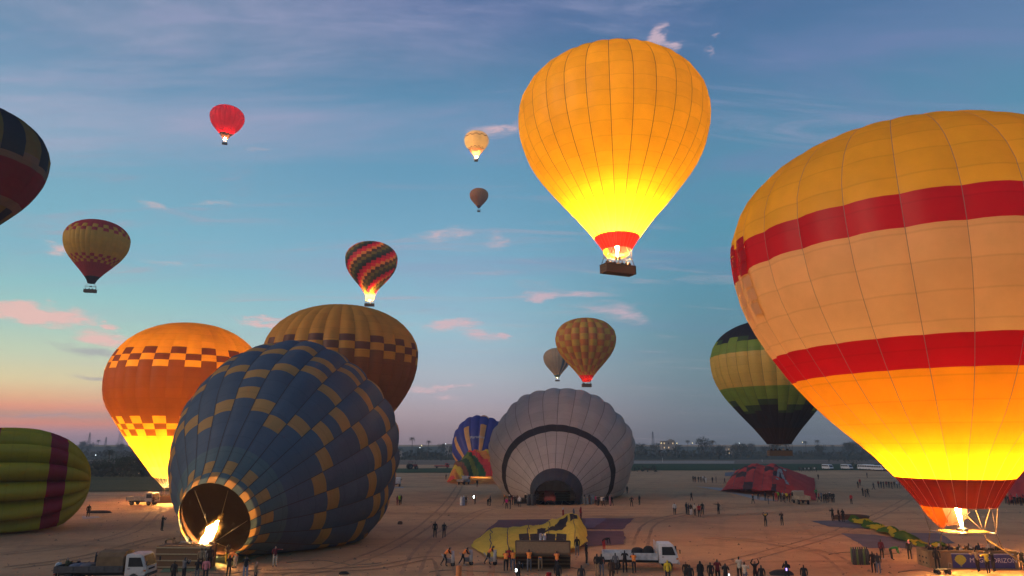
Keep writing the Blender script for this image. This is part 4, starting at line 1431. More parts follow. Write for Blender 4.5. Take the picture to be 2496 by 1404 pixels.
for i, ctl in enumerate([[(1690, 1392), (1900, 1340), (2060, 1290), (2200, 1225), (2260, 1180)], [(1000, 1400), (1040, 1330), (1130, 1270), (1200, 1240), (1330, 1236)], [(700, 1404), (860, 1370), (1010, 1300), (1090, 1230), (1120, 1185)],
                         [(0, 1350), (180, 1330), (330, 1290), (380, 1240), (350, 1222)], [(1560, 1330), (1600, 1270), (1760, 1240), (1920, 1232)], [(1030, 1255), (1240, 1248), (1560, 1262), (1800, 1255), (2050, 1240)],
                         [(20, 1385), (200, 1360), (420, 1310), (520, 1404)], [(1720, 1310), (1850, 1320), (2010, 1350), (2080, 1400)], [(640, 1395), (900, 1385), (1060, 1360), (1090, 1404)]]):
    path = catmull([tuple(gp(*q)) for q in ctl], 14)
    V = []; F = []
    for lane in (-.72, .72):
        b = len(V)
        for k_, p in enumerate(path):
            p = Vector(p); d = (Vector(path[min(k_ + 1, len(path) - 1)]) - Vector(path[max(k_ - 1, 0)])).normalized(); nn = Vector((-d.y, d.x, 0))
            w = .17 + .10 * noise.noise(p * .6 + Vector((lane, 0, 0))); c = p + nn * (lane + .12 * noise.noise(p * .15))
            V += [c - nn * w + Vector((0, 0, .008 + .004 * i)), c + nn * w + Vector((0, 0, .008 + .004 * i))]
        for k_ in range(len(path) - 1): F.append((b + 2 * k_, b + 2 * k_ + 1, b + 2 * k_ + 3, b + 2 * k_ + 2))
    o = mesh_obj('wheel_track', V, F, [TRK[i % 2]]); o['kind'] = 'structure'

# ------------------------------------------------------------------ people
SK = {}
SKIN = [plain('light skin', (.42, .26, .18), .6), plain('brown skin', (.25, .13, .08), .6)]


def skel(pose):
    "joints (x right of the figure, y behind it, z up); the figure faces -y"
    J = dict(pelvis=(0, 0, .95), waist=(0, 0, 1.08), chest=(0, -.01, 1.30), neck=(0, 0, 1.47), head=(0, -.015, 1.58), top=(0, -.01, 1.69),
             nose=(0, -.115, 1.575), shl=(-.18, 0, 1.42), shr=(.18, 0, 1.42), ell=(-.24, .03, 1.14), elr=(.24, .03, 1.14), wrl=(-.23, -.05, .90), wrr=(.23, -.05, .90), hal=(-.22, -.09, .80), har=(.22, -.09, .80),
             hil=(-.10, 0, .90), hir=(.10, 0, .90), knl=(-.11, -.02, .49), knr=(.11, -.02, .49), anl=(-.12, .02, .09), anr=(.12, .02, .09), tol=(-.13, -.15, .04), tor=(.13, -.15, .04))
    if pose == 'walk':
        J.update(knl=(-.10, -.14, .50), anl=(-.10, -.22, .10), tol=(-.10, -.38, .06), knr=(.10, .08, .50), anr=(.10, .34, .14), tor=(.10, .22, .04), ell=(-.24, .12, 1.16), wrl=(-.22, .14, .92), hal=(-.22, .12, .83), elr=(.24, -.08, 1.16), wrr=(.2, -.24, .98), har=(.19, -.30, .91))
    if pose == 'photo':
        J.update(ell=(-.24, -.16, 1.20), wrl=(-.12, -.34, 1.42), hal=(-.07, -.38, 1.50), elr=(.24, -.16, 1.20), wrr=(.12, -.34, 1.42), har=(.07, -.38, 1.50))
    if pose == 'armsup':
        J.update(ell=(-.34, -.05, 1.55), wrl=(-.22, -.10, 1.78), hal=(-.17, -.12, 1.86), elr=(.34, -.05, 1.55), wrr=(.22, -.10, 1.78), har=(.17, -.12, 1.86))
    if pose == 'point':
        J.update(elr=(.36, -.20, 1.40), wrr=(.50, -.40, 1.42), har=(.56, -.47, 1.44), ell=(-.28, .06, 1.16), wrl=(-.16, -.08, 1.02), hal=(-.10, -.10, 1.0))
    if pose == 'push':
        J.update(waist=(0, -.08, 1.04), chest=(0, -.24, 1.20), neck=(0, -.36, 1.33), head=(0, -.43, 1.41), top=(0, -.46, 1.52), nose=(0, -.54, 1.39), shl=(-.18, -.32, 1.28), shr=(.18, -.32, 1.28), ell=(-.24, -.44, 1.02), elr=(.24, -.44, 1.02),
                 wrl=(-.20, -.64, .96), wrr=(.20, -.64, .96), hal=(-.19, -.72, .95), har=(.19, -.72, .95), knl=(-.11, -.14, .52), anl=(-.11, -.10, .10), tol=(-.11, -.27, .04), knr=(.11, .12, .50), anr=(.11, .36, .12), tor=(.11, .22, .04))
    if pose == 'lift':
        J.update(chest=(0, -.10, 1.28), neck=(0, -.16, 1.44), head=(0, -.20, 1.54), top=(0, -.21, 1.65), nose=(0, -.30, 1.53), shl=(-.18, -.12, 1.39), shr=(.18, -.12, 1.39), ell=(-.25, -.30, 1.22), elr=(.25, -.30, 1.22), wrl=(-.20, -.50, 1.28), wrr=(.20, -.50, 1.28), hal=(-.19, -.58, 1.32), har=(.19, -.58, 1.32),
                 knl=(-.12, -.10, .50), knr=(.12, .04, .50), anl=(-.13, -.06, .09), tol=(-.13, -.22, .04), anr=(.13, .18, .09), tor=(.13, .04, .04))
    if pose == 'bend':
        J.update(waist=(0, -.10, 1.02), chest=(0, -.36, 1.06), neck=(0, -.54, 1.06), head=(0, -.64, 1.04), top=(0, -.73, 1.08), nose=(0, -.68, .93), shl=(-.18, -.48, 1.06), shr=(.18, -.48, 1.06), ell=(-.20, -.52, .80), elr=(.20, -.52, .80), wrl=(-.16, -.58, .56), wrr=(.16, -.58, .56), hal=(-.15, -.60, .47), har=(.15, -.60, .47),
                 pelvis=(0, .10, .93), hil=(-.10, .10, .88), hir=(.10, .10, .88), knl=(-.12, .02, .48), knr=(.12, .02, .48))
    if pose == 'crouch':
        for k in ('pelvis', 'waist', 'chest', 'neck', 'head', 'top', 'nose', 'shl', 'shr', 'ell', 'elr', 'wrl', 'wrr', 'hal', 'har', 'hil', 'hir'):
            x, y, z = J[k]; J[k] = (x, y + .12, z - .52)
        J.update(knl=(-.16, -.34, .50), knr=(.16, -.34, .50), wrl=(-.12, -.34, .62), wrr=(.12, -.34, .62), hal=(-.06, -.40, .60), har=(.06, -.40, .60), ell=(-.24, -.08, .66), elr=(.24, -.08, .66), anl=(-.13, .0, .09), anr=(.13, .0, .09))
    if pose == 'hips':
        J.update(ell=(-.36, .08, 1.16), wrl=(-.20, -.02, 1.0), hal=(-.14, -.06, .99), elr=(.36, .08, 1.16), wrr=(.20, -.02, 1.0), har=(.14, -.06, .99), knl=(-.16, -.02, .49), anl=(-.20, .02, .09), tol=(-.23, -.14, .04), knr=(.14, -.02, .49), anr=(.17, .02, .09), tor=(.20, -.14, .04))
    return J


RAD = dict(pelvis=(.15, .11), waist=(.135, .10), chest=(.165, .115), neck=(.055, .06), head=(.085, .10), top=(.07, .085), nose=(.018, .02), shl=(.07, .07), shr=(.07, .07), ell=(.05, .05), elr=(.05, .05), wrl=(.036, .036), wrr=(.036, .036), hal=(.035, .045), har=(.035, .045),
           hil=(.095, .10), hir=(.095, .10), knl=(.065, .07), knr=(.065, .07), anl=(.045, .05), anr=(.045, .05), tol=(.04, .035), tor=(.04, .035))
BONES = [('pelvis', 'waist', 1), ('waist', 'chest', 1), ('chest', 'neck', 1), ('neck', 'head', 0), ('head', 'top', 4), ('head', 'nose', 0), ('chest', 'shl', 1), ('shl', 'ell', 1), ('ell', 'wrl', 1), ('wrl', 'hal', 0), ('chest', 'shr', 1), ('shr', 'elr', 1), ('elr', 'wrr', 1), ('wrr', 'har', 0),
         ('pelvis', 'hil', 2), ('hil', 'knl', 2), ('knl', 'anl', 2), ('anl', 'tol', 3), ('pelvis', 'hir', 2), ('hir', 'knr', 2), ('knr', 'anr', 2), ('anr', 'tor', 3)]


def body_mesh(pose):
    J = skel(pose); names = list(J)
    me = bpy.data.meshes.new('body_' + pose)
    me.from_pydata([J[n] for n in names], [(names.index(a), names.index(b)) for a, b, _ in BONES], [])
    ob = bpy.data.objects.new('tmp', me); COL.objects.link(ob)
    sk = ob.modifiers.new('skin', 'SKIN'); sk.use_smooth_shade = True
    if not me.skin_vertices: me.skin_vertices.new()
    for i, n in enumerate(names):
        me.skin_vertices[0].data[i].radius = RAD[n]; me.skin_vertices[0].data[i].use_root = (n == 'pelvis')
    sb = ob.modifiers.new('sub', 'SUBSURF'); sb.levels = 1; sb.render_levels = 1
    dg = bpy.context.evaluated_depsgraph_get()
    out = bpy.data.meshes.new_from_object(ob.evaluated_get(dg)); out.name = 'person_' + pose
    bpy.data.objects.remove(ob); bpy.data.meshes.remove(me)
    out.materials.clear()
    for k in range(5): out.materials.append(BLACK)
    jv = {n: Vector(J[n]) for n in names}
    hd, up = jv['head'], (jv['top'] - jv['head']).normalized(); fw = (jv['nose'] - jv['head']).normalized()
    lo = min(v.co.z for v in out.vertices)
    for v in out.vertices: v.co.z -= lo
    for p in out.polygons:
        c = p.center; best = (1e9, 1)
        for a, b, k in BONES:
            A, B_ = jv[a], jv[b]; ab = B_ - A; t = max(0, min(1, (c - A).dot(ab) / ab.length_squared))
            d = (c - A - ab * t).length - (RAD[a][0] * (1 - t) + RAD[b][0] * t) * .8
            if d < best[0]: best = (d, k)
        k = best[1]
        if (c - hd).length < .22 and k in (0, 4):
            q = c - hd
            k = 4 if (q.dot(up) > .055 or (q.dot(fw) < .0 and q.dot(up) > -.09)) else 0
        p.material_index = k; p.use_smooth = True
    return out, J


def part_from_body(me, keep, off, name):
    "a garment: the body's faces that pass keep, pushed outwards"
    idx = [p for p in me.polygons if keep(p)]
    used = sorted({v for p in idx for v in p.vertices}); mp = {v: i for i, v in enumerate(used)}
    out = bpy.data.meshes.new(name)
    out.from_pydata([tuple(me.vertices[v].co + me.vertices[v].normal * off) for v in used], [], [tuple(mp[v] for v in p.vertices) for p in idx])
    out.polygons.foreach_set('use_smooth', [True] * len(out.polygons)); out.materials.append(BLACK)
    return out


def robe_mesh(J, flare=.25, z0=.08):
    V = []; F = []; n = 14
    prof = [(1.32, .20, .15), (1.1, .19, .14), (.95, .20, .155), (.6, .24, .20), (.3, flare * .92, flare * .8), (z0, flare, flare * .85)]
    for i, (z, rx, ry) in enumerate(prof):
        for j in range(n):
            a = 2 * pi * j / n; k = 1 + .07 * sin(a * 5 + i) * (1 if z < .7 else 0)
            V.append((rx * k * cos(a), ry * k * sin(a), z))
    for i in range(len(prof) - 1):
        for j in range(n): F.append((i * n + j, i * n + (j + 1) % n, (i + 1) * n + (j + 1) % n, (i + 1) * n + j))
    me = bpy.data.meshes.new('robe'); me.from_pydata(V, [], F); me.polygons.foreach_set('use_smooth', [True] * len(F)); me.materials.append(BLACK)
    return me


BODY = {}
for ps in ('stand', 'walk', 'photo', 'armsup', 'point', 'push', 'lift', 'bend', 'crouch', 'hips'):
    me, J = body_mesh(ps)
    ch = Vector(J['chest']); wa = Vector(J['waist']); pe = Vector(J['pelvis'])

    def torso(p, ch=ch, pe=pe):
        if p.material_index != 1: return False
        ab = ch - pe; t = (p.center - pe).dot(ab) / ab.length_squared
        q = p.center - pe - ab * t
        return -.05 < t < 1.32 and abs(q.x) < .215
    vest = part_from_body(me, torso, .018, 'vest')
    hd = Vector(J['head'])
    scarf = part_from_body(me, lambda p, hd=hd: p.material_index == 4 or ((p.center - hd).length < .2 and p.center.z < hd.z - .03), .022, 'headscarf')
    BODY[ps] = (me, vest, scarf, robe_mesh(J))
CLO = {}
CC = dict(black=(.012, .012, .014), navy=(.018, .022, .045), charcoal=(.028, .027, .03), brown=(.07, .035, .02), grey=(.14, .135, .14), white=(.62, .58, .55), cream=(.50, .42, .32), red=(.32, .015, .02), maroon=(.12, .012, .02), pink=(.55, .20, .22), magenta=(.5, .02, .16), orange=(.95, .27, .05), lime=(.25, .55, .03), yellow=(.65, .45, .03),
          teal=(.02, .20, .25), blue=(.05, .10, .28), jeans=(.09, .13, .21), denim=(.16, .22, .33), olive=(.07, .07, .03), tan=(.30, .20, .11), green=(.03, .22, .05), slate=(.10, .12, .16))


def cloth(n):
    if n not in CLO: CLO[n] = plain(n + ' clothes', CC[n], .85, var=.2, scale=8)
    return CLO[n]


HAIR = plain('dark hair', (.012, .009, .008), .6); SHOE = plain('dark shoes', (.02, .018, .016), .6); SHOEW = plain('white shoes', (.5, .48, .45), .6)
rp = random.Random(99)


def person(p, pose='stand', top='black', legs='black', head=None, label='', group=None, face=None, scale=None, vest=None, robe=None, shoes=None, scarf=None):
    me, ve, sc2, rb = BODY[pose]
    o = bpy.data.objects.new('person', me); COL.objects.link(o)
    o.location = p; o.rotation_euler = (0, 0, rp.uniform(0, 6.28) if face is None else radians(face))
    k = scale or rp.uniform(.95, 1.05); o.scale = (k, k, k)
    ms = [rp.choice(SKIN), cloth(top), cloth(legs), shoes or SHOE, cloth(head) if head else HAIR]
    for i, m in enumerate(ms):
        o.material_slots[i].link = 'OBJECT'; o.material_slots[i].material = m
    for name, mesh, col in (('vest', ve, vest), ('robe', rb, robe), ('headscarf', sc2, scarf)):
        if col:
            c = bpy.data.objects.new(name, mesh); COL.objects.link(c); c.parent = o
            c.material_slots[0].link = 'OBJECT'; c.material_slots[0].material = cloth(col)
    tag(o, label, 'person', group)
    return o


# facing: 0 looks at the camera, 180 away, 90 to the right of the frame, -90 to the left
PEOPLE = [
    # left foreground
    (137, 1421, 'stand', 'white', 'black', dict(face=70), 'person in white top and dark trousers at the lower left corner'),
    (157, 1417, 'photo', 'olive', 'navy', dict(face=100), 'person in olive top raising a phone beside the white topped one'),
    (185, 1417, 'stand', 'black', 'jeans', dict(face=90), 'person in long black coat and jeans behind the dark flatbed truck tail'),
    (216, 1405, 'crouch', 'black', 'black', dict(face=100), 'person in black sitting low behind the dark flatbed'),
    (229, 1403, 'stand', 'black', 'black', dict(face=120, scale=1.05), 'person in black standing behind the flatbed, left of two close companions'),
    (239, 1402, 'photo', 'black', 'black', dict(face=110, scale=1.05), 'person in black between two others behind the flatbed'),
    (249, 1400, 'photo', 'black', 'black', dict(face=120, scale=1.15), 'tallest person in black behind the flatbed with raised hands'),
    (347, 1419, 'stand', 'slate', 'jeans', dict(face=200, scarf=None, head=None), 'person in slate jacket with red collar beside the dark truck cab'),
    (420, 1428, 'stand', 'black', 'black', dict(face=170), 'person in black cut by the frame below the tipped basket'),
    (446, 1418, 'photo', 'black', 'black', dict(face=150, vest='grey'), 'person in black with pale sleeve in front of the tipped basket'),
    (478, 1418, 'photo', 'black', 'grey', dict(face=180), 'person in dark coat and grey trousers left of the pink one'),
    (499, 1420, 'stand', 'pink', 'charcoal', dict(face=190), 'person in pink top seen from behind near the burner flame'),
    (509, 1388, 'stand', 'brown', 'black', dict(face=200, scale=1.08), 'tall dark person by the mouth of the blue envelope'),
    (487, 1390, 'stand', 'tan', 'brown', dict(face=200), 'person at the basket end, lit orange by the flame'),
    (497, 1388, 'stand', 'cream', 'tan', dict(face=160), 'person in cream clothes between the flame and the pink topped one'),
    (556, 1407, 'photo', 'black', 'black', dict(face=190), 'person in black holding up a phone before the envelope mouth'),
    (553, 1376, 'photo', 'brown', 'yellow', dict(face=200), 'person in yellow trousers standing just inside the blue envelope mouth'),
    (572, 1384, 'bend', 'orange', 'cream', dict(face=250), 'person bending over at the edge of the blue envelope mouth'),
    (597, 1411, 'photo', 'black', 'denim', dict(face=200), 'person in black top and light jeans right of the envelope mouth'),
    (621, 1428, 'stand', 'tan', 'charcoal', dict(face=90), 'person with dark hair and tan coat cut by the lower frame edge'),
    (669, 1381, 'point', 'maroon', 'cream', dict(face=20), 'person in dark top and cream trousers pointing right'),
    (394, 1294, 'photo', 'black', 'black', dict(face=150), 'person in black taking a photo left of the blue envelope'),
    (404, 1342, 'bend', 'tan', 'brown', dict(face=120), 'crew member bending behind the tipped basket of the blue envelope'),
    (214, 1261, 'stand', 'black', 'black', dict(), 'person in black at the round end of the lime envelope'),
    (372, 1233, 'stand', 'brown', 'black', dict(), 'person left of the lit orange balloon basket, nearest the pickup'),
    (381, 1231, 'walk', 'brown', 'brown', dict(), 'person beside the pickup nearest the lit orange balloon basket'),
    (403, 1226, 'stand', 'brown', 'brown', dict(), 'person in front of the lit orange balloon basket'),
    # centre
    (968, 1232, 'stand', 'maroon', 'maroon', dict(), 'person in maroon robe right of the blue envelope'),
    (973, 1231, 'stand', 'lime', 'charcoal', dict(vest='lime'), 'person in lime vest right of the blue envelope'),
    (977, 1230, 'stand', 'black', 'black', dict(), 'person in black behind the lime vested one'),
    (1060, 1311, 'stand', 'black', 'black', dict(face=180), 'left of two people in black walking away at the middle of the field'),
    (1082, 1311, 'walk', 'charcoal', 'charcoal', dict(face=180), 'right of two people in dark coats walking away at the middle of the field'),
    (1124, 1233, 'stand', 'white', 'white', dict(robe='white', scarf='white'), 'person in white robe and white headscarf'),
    (1130, 1233, 'stand', 'denim', 'denim', dict(robe='denim', scarf='white'), 'person in pale blue robe beside the white robed one'),
    (1136, 1233, 'stand', 'white', 'black', dict(vest='black', face=180), 'person in white sleeves with black backpack beside the robed pair'),
    (1158, 1229, 'photo', 'charcoal', 'charcoal', dict(face=-60), 'person in charcoal holding up a bright torch'),
    (1190, 1233, 'bend', 'black', 'black', dict(), 'person in black stooping left of the grey envelope crowd'),
    (1195, 1233, 'stand', 'black', 'black', dict(), 'person in black beside the stooping one'),
    (1163, 1187, 'stand', 'black', 'black', dict(), 'person in black in front of the rainbow envelope'),
    (1087, 1169, 'stand', 'black', 'black', dict(), 'person in black at the left end of the rainbow envelope'),
    (1529, 1203, 'stand', 'black', 'black', dict(), 'person in black against the right side of the grey envelope'),
    (1540, 1235, 'hips', 'black', 'black', dict(face=0), 'left of two people in black right of the grey envelope'),
    (1559, 1231, 'stand', 'black', 'black', dict(), 'right of two people in black right of the grey envelope'),
    (1373, 1270, 'stand', 'red', 'red', dict(scarf='white', face=100), 'person in red with white headscarf behind the yellow envelope'),
    (1399, 1270, 'stand', 'slate', 'slate', dict(scarf='slate', face=-80), 'person in slate hood behind the yellow envelope'),
    (1416, 1268, 'stand', 'red', 'maroon', dict(scarf='red', face=60), 'person in red hood behind the yellow envelope top'),
    (1084, 1380, 'push', 'black', 'black', dict(face=90, vest='orange'), 'crew member in orange vest pushing the leftmost inflation fan'),
    (1128, 1378, 'push', 'black', 'black', dict(face=90, vest='orange', shoes=SHOEW), 'crew member in orange vest pushing the middle inflation fan'),
    (1190, 1376, 'push', 'black', 'charcoal', dict(face=90, vest='orange'), 'crew member in orange vest with the fan before the yellow cloth'),
    (1241, 1384, 'stand', 'red', 'charcoal', dict(face=180, head='black'), 'crew member in red behind the leftmost orange vests at the basket'),
    (1233, 1392, 'lift', 'black', 'black', dict(face=180, vest='orange'), 'leftmost orange vested crew member pushing the foreground basket'),
    (1250, 1391, 'lift', 'charcoal', 'slate', dict(face=180, vest='orange'), 'second orange vested crew member from the left at the foreground basket'),
    (1270, 1388, 'lift', 'cream', 'slate', dict(face=180, vest='orange'), 'orange vested crew member in pale sleeves at the basket corner'),
    (1290, 1393, 'lift', 'charcoal', 'grey', dict(face=180, vest='orange'), 'orange vested crew member in grey trousers facing the basket'),
    (1317, 1391, 'lift', 'blue', 'tan', dict(face=180, vest='orange'), 'orange vested crew member in blue sleeves and tan trousers'),
    (1358, 1393, 'lift', 'pink', 'black', dict(face=180, vest='orange'), 'crew member in pinkish orange vest at the right half of the basket'),
    (1407, 1356, 'stand', 'black', 'grey', dict(face=190, shoes=SHOEW), 'person in black with grey trousers right of the foreground basket'),
    (1430, 1376, 'stand', 'black', 'charcoal', dict(face=100, shoes=SHOEW, scarf='black'), 'person in black hood between basket and white truck'),
    (1473, 1342, 'bend', 'black', 'red', dict(face=120), 'person in black and red bending behind the white truck bed'),
    (1456, 1404, 'stand', 'black', 'tan', dict(face=150), 'person in black and tan trousers at the white truck tail'),
    (1467, 1404, 'stand', 'charcoal', 'slate', dict(face=170), 'person in charcoal and slate trousers at the white truck tail'),
    (1491, 1419, 'stand', 'brown', 'brown', dict(face=180), 'person in brown standing before the white truck bed, cut by the frame'),
    (1501, 1400, 'stand', 'grey', 'charcoal', dict(face=170), 'person in grey top at the white truck bed'),
    (1524, 1396, 'lift', 'black', 'black', dict(face=170), 'person in black reaching over the white truck bed'),
    (1546, 1397, 'lift', 'black', 'charcoal', dict(face=180, vest='orange'), 'orange vested crew member loading the white truck'),
    # bottom edge of the frame
    (1263, 1428, 'photo', 'black', 'black', dict(face=150), 'person in black below the basket crew holding a bright phone'),
    (1360, 1432, 'stand', 'black', 'black', dict(face=170), 'person in black cut by the frame below the foreground basket'),
    (1418, 1440, 'stand', 'charcoal', 'black', dict(face=170), 'person in grey cap cut by the frame left of the truck tail'),
    (1629, 1424, 'stand', 'yellow', 'charcoal', dict(face=170, head='yellow'), 'person in yellow cap and yellow top under the truck front'),
    (1674, 1426, 'stand', 'black', 'black', dict(face=0, head='cream'), 'person with pale cap at the lower edge right of the truck'),
    (1684, 1438, 'stand', 'black', 'black', dict(face=170), 'person in black partly hidden by the pale capped one'),
    (1709, 1424, 'stand', 'black', 'black', dict(face=180, scarf='black', robe='black'), 'person in black headscarf and black robe at the lower edge'),
    (1734, 1426, 'stand', 'black', 'black', dict(face=170), 'person in black between the black robed one and the reddish one'),
    (1751, 1424, 'photo', 'maroon', 'black', dict(face=160), 'person in dark reddish coat at the lower edge'),
    (1771, 1433, 'photo', 'black', 'black', dict(face=160), 'person in black with a lit phone at the lower edge'),
    (1804, 1416, 'photo', 'cream', 'black', dict(face=150), 'tallest person at the lower edge, pale top and dark hair'),
    (1818, 1430, 'photo', 'cream', 'slate', dict(face=130), 'long haired person in pale top right of the tallest one'),
    (1843, 1426, 'armsup', 'black', 'black', dict(face=10), 'person in black with curly hair raising an arm'),
    (1859, 1436, 'stand', 'black', 'black', dict(face=170), 'person in black low at the edge beside the arm raising one'),
    (1921, 1430, 'photo', 'black', 'black', dict(face=170, scarf='black'), 'person in black with violet lit phone at the lower edge'),
    (1963, 1434, 'stand', 'black', 'black', dict(face=170), 'rightmost person of those cut by the lower edge, in black'),
    # right field
    (1645, 1255, 'stand', 'white', 'black', dict(face=0), 'person in white top and dark trousers alone on the sand'),
    (1674, 1254, 'stand', 'black', 'black', dict(), 'leftmost in black of the group with a red jacket'),
    (1679, 1255, 'stand', 'navy', 'black', dict(), 'person in navy second in the group with a red jacket'),
    (1685, 1256, 'stand', 'black', 'white', dict(robe=None), 'person in black top and white trousers in the group'),
    (1694, 1257, 'stand', 'cream', 'charcoal', dict(), 'person in cream top in the group left of the red jacket'),
    (1705, 1260, 'stand', 'red', 'black', dict(face=180), 'person in red jacket at the front of the group'),
    (1713, 1255, 'stand', 'black', 'black', dict(), 'rightmost of the group, in black beside the red jacket'),
    (1686, 1222, 'walk', 'black', 'black', dict(), 'person in black walking between the group and the slack red envelope'),
    (1752, 1254, 'point', 'black', 'black', dict(), 'person in black alone right of the red jacket group'),
    (1867, 1284, 'armsup', 'black', 'black', dict(face=0, vest=None, scarf='yellow'), 'person in black with yellow scarf raising both arms'),
    (1907, 1281, 'photo', 'charcoal', 'black', dict(face=-40), 'person in dark coat holding up a camera right of the raised arms'),
    (2076, 1229, 'stand', 'red', 'black', dict(face=-60), 'person in red jacket alone right of the slack red envelope'),
    (2031, 1271, 'photo', 'black', 'black', dict(), 'leftmost of three people in black on the grey ground sheet'),
    (2046, 1272, 'stand', 'brown', 'black', dict(), 'middle one of three dark people on the grey ground sheet'),
    (2056, 1273, 'stand', 'black', 'black', dict(), 'rightmost of three dark people on the grey ground sheet'),
    (2151, 1363, 'stand', 'maroon', 'black', dict(face=120, shoes=SHOEW), 'person in dark maroon top on the slate sheet left of the giant'),
    (2131, 1397, 'stand', 'black', 'black', dict(face=170), 'left of two friends in dark clothes standing close in the lit sand'),
    (2143, 1399, 'stand', 'charcoal', 'slate', dict(face=160, shoes=SHOEW), 'right of two friends in grey clothes standing close in the lit sand'),
    (2175, 1364, 'bend', 'green', 'charcoal', dict(face=80), 'person with green back bending over beside the slate sheet'),
    (2219, 1364, 'stand', 'black', 'black', dict(face=170, scarf='pink'), 'person in black with pale pink headscarf by the lime strip'),
    (2251, 1366, 'bend', 'slate', 'grey', dict(face=40), 'person in slate shirt and grey trousers bending by the lime strip'),
    (2287, 1388, 'stand', 'black', 'black', dict(face=150, scale=1.02), 'dark crew member at the left end of the giant balloon basket'),
    (2386, 1394, 'lift', 'tan', 'black', dict(face=180), 'crew member in tan sleeve leaning on the giant balloon basket'),
    (2410, 1398, 'lift', 'yellow', 'black', dict(face=170), 'crew member in ochre jacket holding the giant balloon basket'),
    (2424, 1394, 'lift', 'black', 'charcoal', dict(face=180), 'crew member in black right of the ochre jacket at the basket'),
    (2494, 1390, 'photo', 'black', 'black', dict(face=-60), 'person in black at the right frame edge beside the giant basket'),
    (1790, 1152, 'stand', 'blue', 'blue', dict(), 'person in blue behind the left end of the slack red envelope'),
    (1737, 1177, 'stand', 'black', 'black', dict(), 'left of two thin dark figures left of the slack red envelope'),
    (1746, 1177, 'stand', 'charcoal', 'black', dict(), 'right of two thin dark figures left of the slack red envelope'),
    (1767, 1179, 'walk', 'black', 'black', dict(), 'person in black touching the left end of the slack red envelope'),
    (1836, 1228, 'walk', 'black', 'black', dict(), 'person in black striding in front of the slack red envelope'),
    (1849, 1218, 'bend', 'black', 'black', dict(), 'person in black stooping at the slack red cloth'),
    (2130, 1194, 'walk', 'charcoal', 'black', dict(), 'person in charcoal walking left of the dense crowd by the giant'),
    (2114, 1165, 'stand', 'black', 'black', dict(), 'person in black below the parked minibuses'),
    (1995, 1169, 'stand', 'black', 'black', dict(), 'person in black alone between the red envelope and the minibuses'),
]
for px, py, pose, top, legs, kw, label in PEOPLE:
    person(gp(px, py), pose, top, legs, label=label, **kw)
ORD = ['first', 'second', 'third', 'fourth', 'fifth', 'sixth', 'seventh', 'eighth', 'ninth', 'tenth', 'eleventh', 'twelfth', 'thirteenth', 'fourteenth', 'fifteenth', 'sixteenth', 'seventeenth', 'eighteenth']


def crowd(pts, place, group):
    pts = sorted(pts, key=lambda q: q[0])
    for i, q in enumerate(pts):
        px, py, top = q[:3]; kw = q[3] if len(q) > 3 else {}
        person(gp(px, py), kw.pop('pose', rp.choice(['stand', 'stand', 'hips', 'walk', 'photo'])), top, kw.pop('legs', rp.choice(['black', 'charcoal', 'black'])), label='%s from the left, in %s, %s' % (ORD[i], top, place), group=group, **kw)


crowd([(1230, 1232, 'brown', dict(scarf='orange')), (1235, 1241, 'black', dict(vest='magenta')), (1244, 1241, 'black'), (1242, 1230, 'charcoal', dict(scarf='white')), (1249, 1231, 'maroon'), (1255, 1232, 'black'), (1261, 1232, 'brown'), (1266, 1236, 'white', dict(pose='stand', scarf='white')), (1281, 1226, 'black', dict(scarf='white', pose='stand'))], 'in the crowd left of the grey mouth', 'crowd left of the grey mouth')
crowd([(1298, 1215, 'teal'), (1304, 1220, 'black'), (1309, 1216, 'brown'), (1358, 1219, 'black')], 'among crew at the grey envelope mouth', 'crew at the grey mouth')
crowd([(1453, 1231, 'pink', dict(vest='magenta')), (1458, 1233, 'black'), (1463, 1232, 'charcoal'), (1467, 1233, 'white', dict(pose='stand')), (1472, 1234, 'slate', dict(scarf='white')), (1477, 1231, 'black'), (1487, 1233, 'pink', dict(pose='stand', legs='pink')), (1492, 1233, 'black'), (1482, 1230, 'black')], 'in the crowd right of the grey mouth', 'crowd right of the grey mouth')
crowd([(1690, 1175, 'charcoal'), (1695, 1176, 'black'), (1703, 1176, 'black'), (1709, 1176, 'black'), (1714, 1174, 'white'), (1718, 1177, 'grey'), (1721, 1178, 'white', dict(legs='white'))], 'in the crowd left of the red envelope', 'crowd left of the red envelope')
crowd([(1866, 1221, 'black'), (1873, 1228, 'black'), (1886, 1222, 'black'), (1893, 1223, 'red', dict(legs='red')), (1898, 1220, 'lime', dict(vest='lime')), (1904, 1224, 'charcoal'), (1909, 1222, 'cream'), (1913, 1226, 'brown'), (1918, 1222, 'yellow', dict(vest='yellow')), (1925, 1225, 'black'), (1931, 1222, 'brown')], 'in the row before the red envelope', 'crowd before the red envelope')
crowd([(1990, 1213, 'green'), (1997, 1224, 'red'), (2003, 1222, 'slate'), (2009, 1225, 'black'), (2014, 1226, 'black'), (2019, 1225, 'brown'), (2024, 1222, 'black', dict(scarf='white')), (2029, 1224, 'charcoal'), (2033, 1225, 'black')], 'in the crowd right of the red envelope', 'crowd right of the red envelope')
crowd([(2092, 1190, 'black'), (2097, 1184, 'red')], 'of the pair far right of the red envelope', 'pair with a red coat')
crowd([(2104, 1209, 'black'), (2110, 1212, 'brown'), (2116, 1212, 'black')], 'of the three standing close left of the giant', 'three left of the giant')
crowd([(2142 + i * 6.5, 1189 + (i % 3), c) for i, c in enumerate(['maroon', 'black', 'charcoal', 'maroon', 'black', 'brown', 'black', 'white', 'black', 'black', 'grey', 'black'])], 'in the dense row behind the giant balloon skirt', 'dense row by the giant')
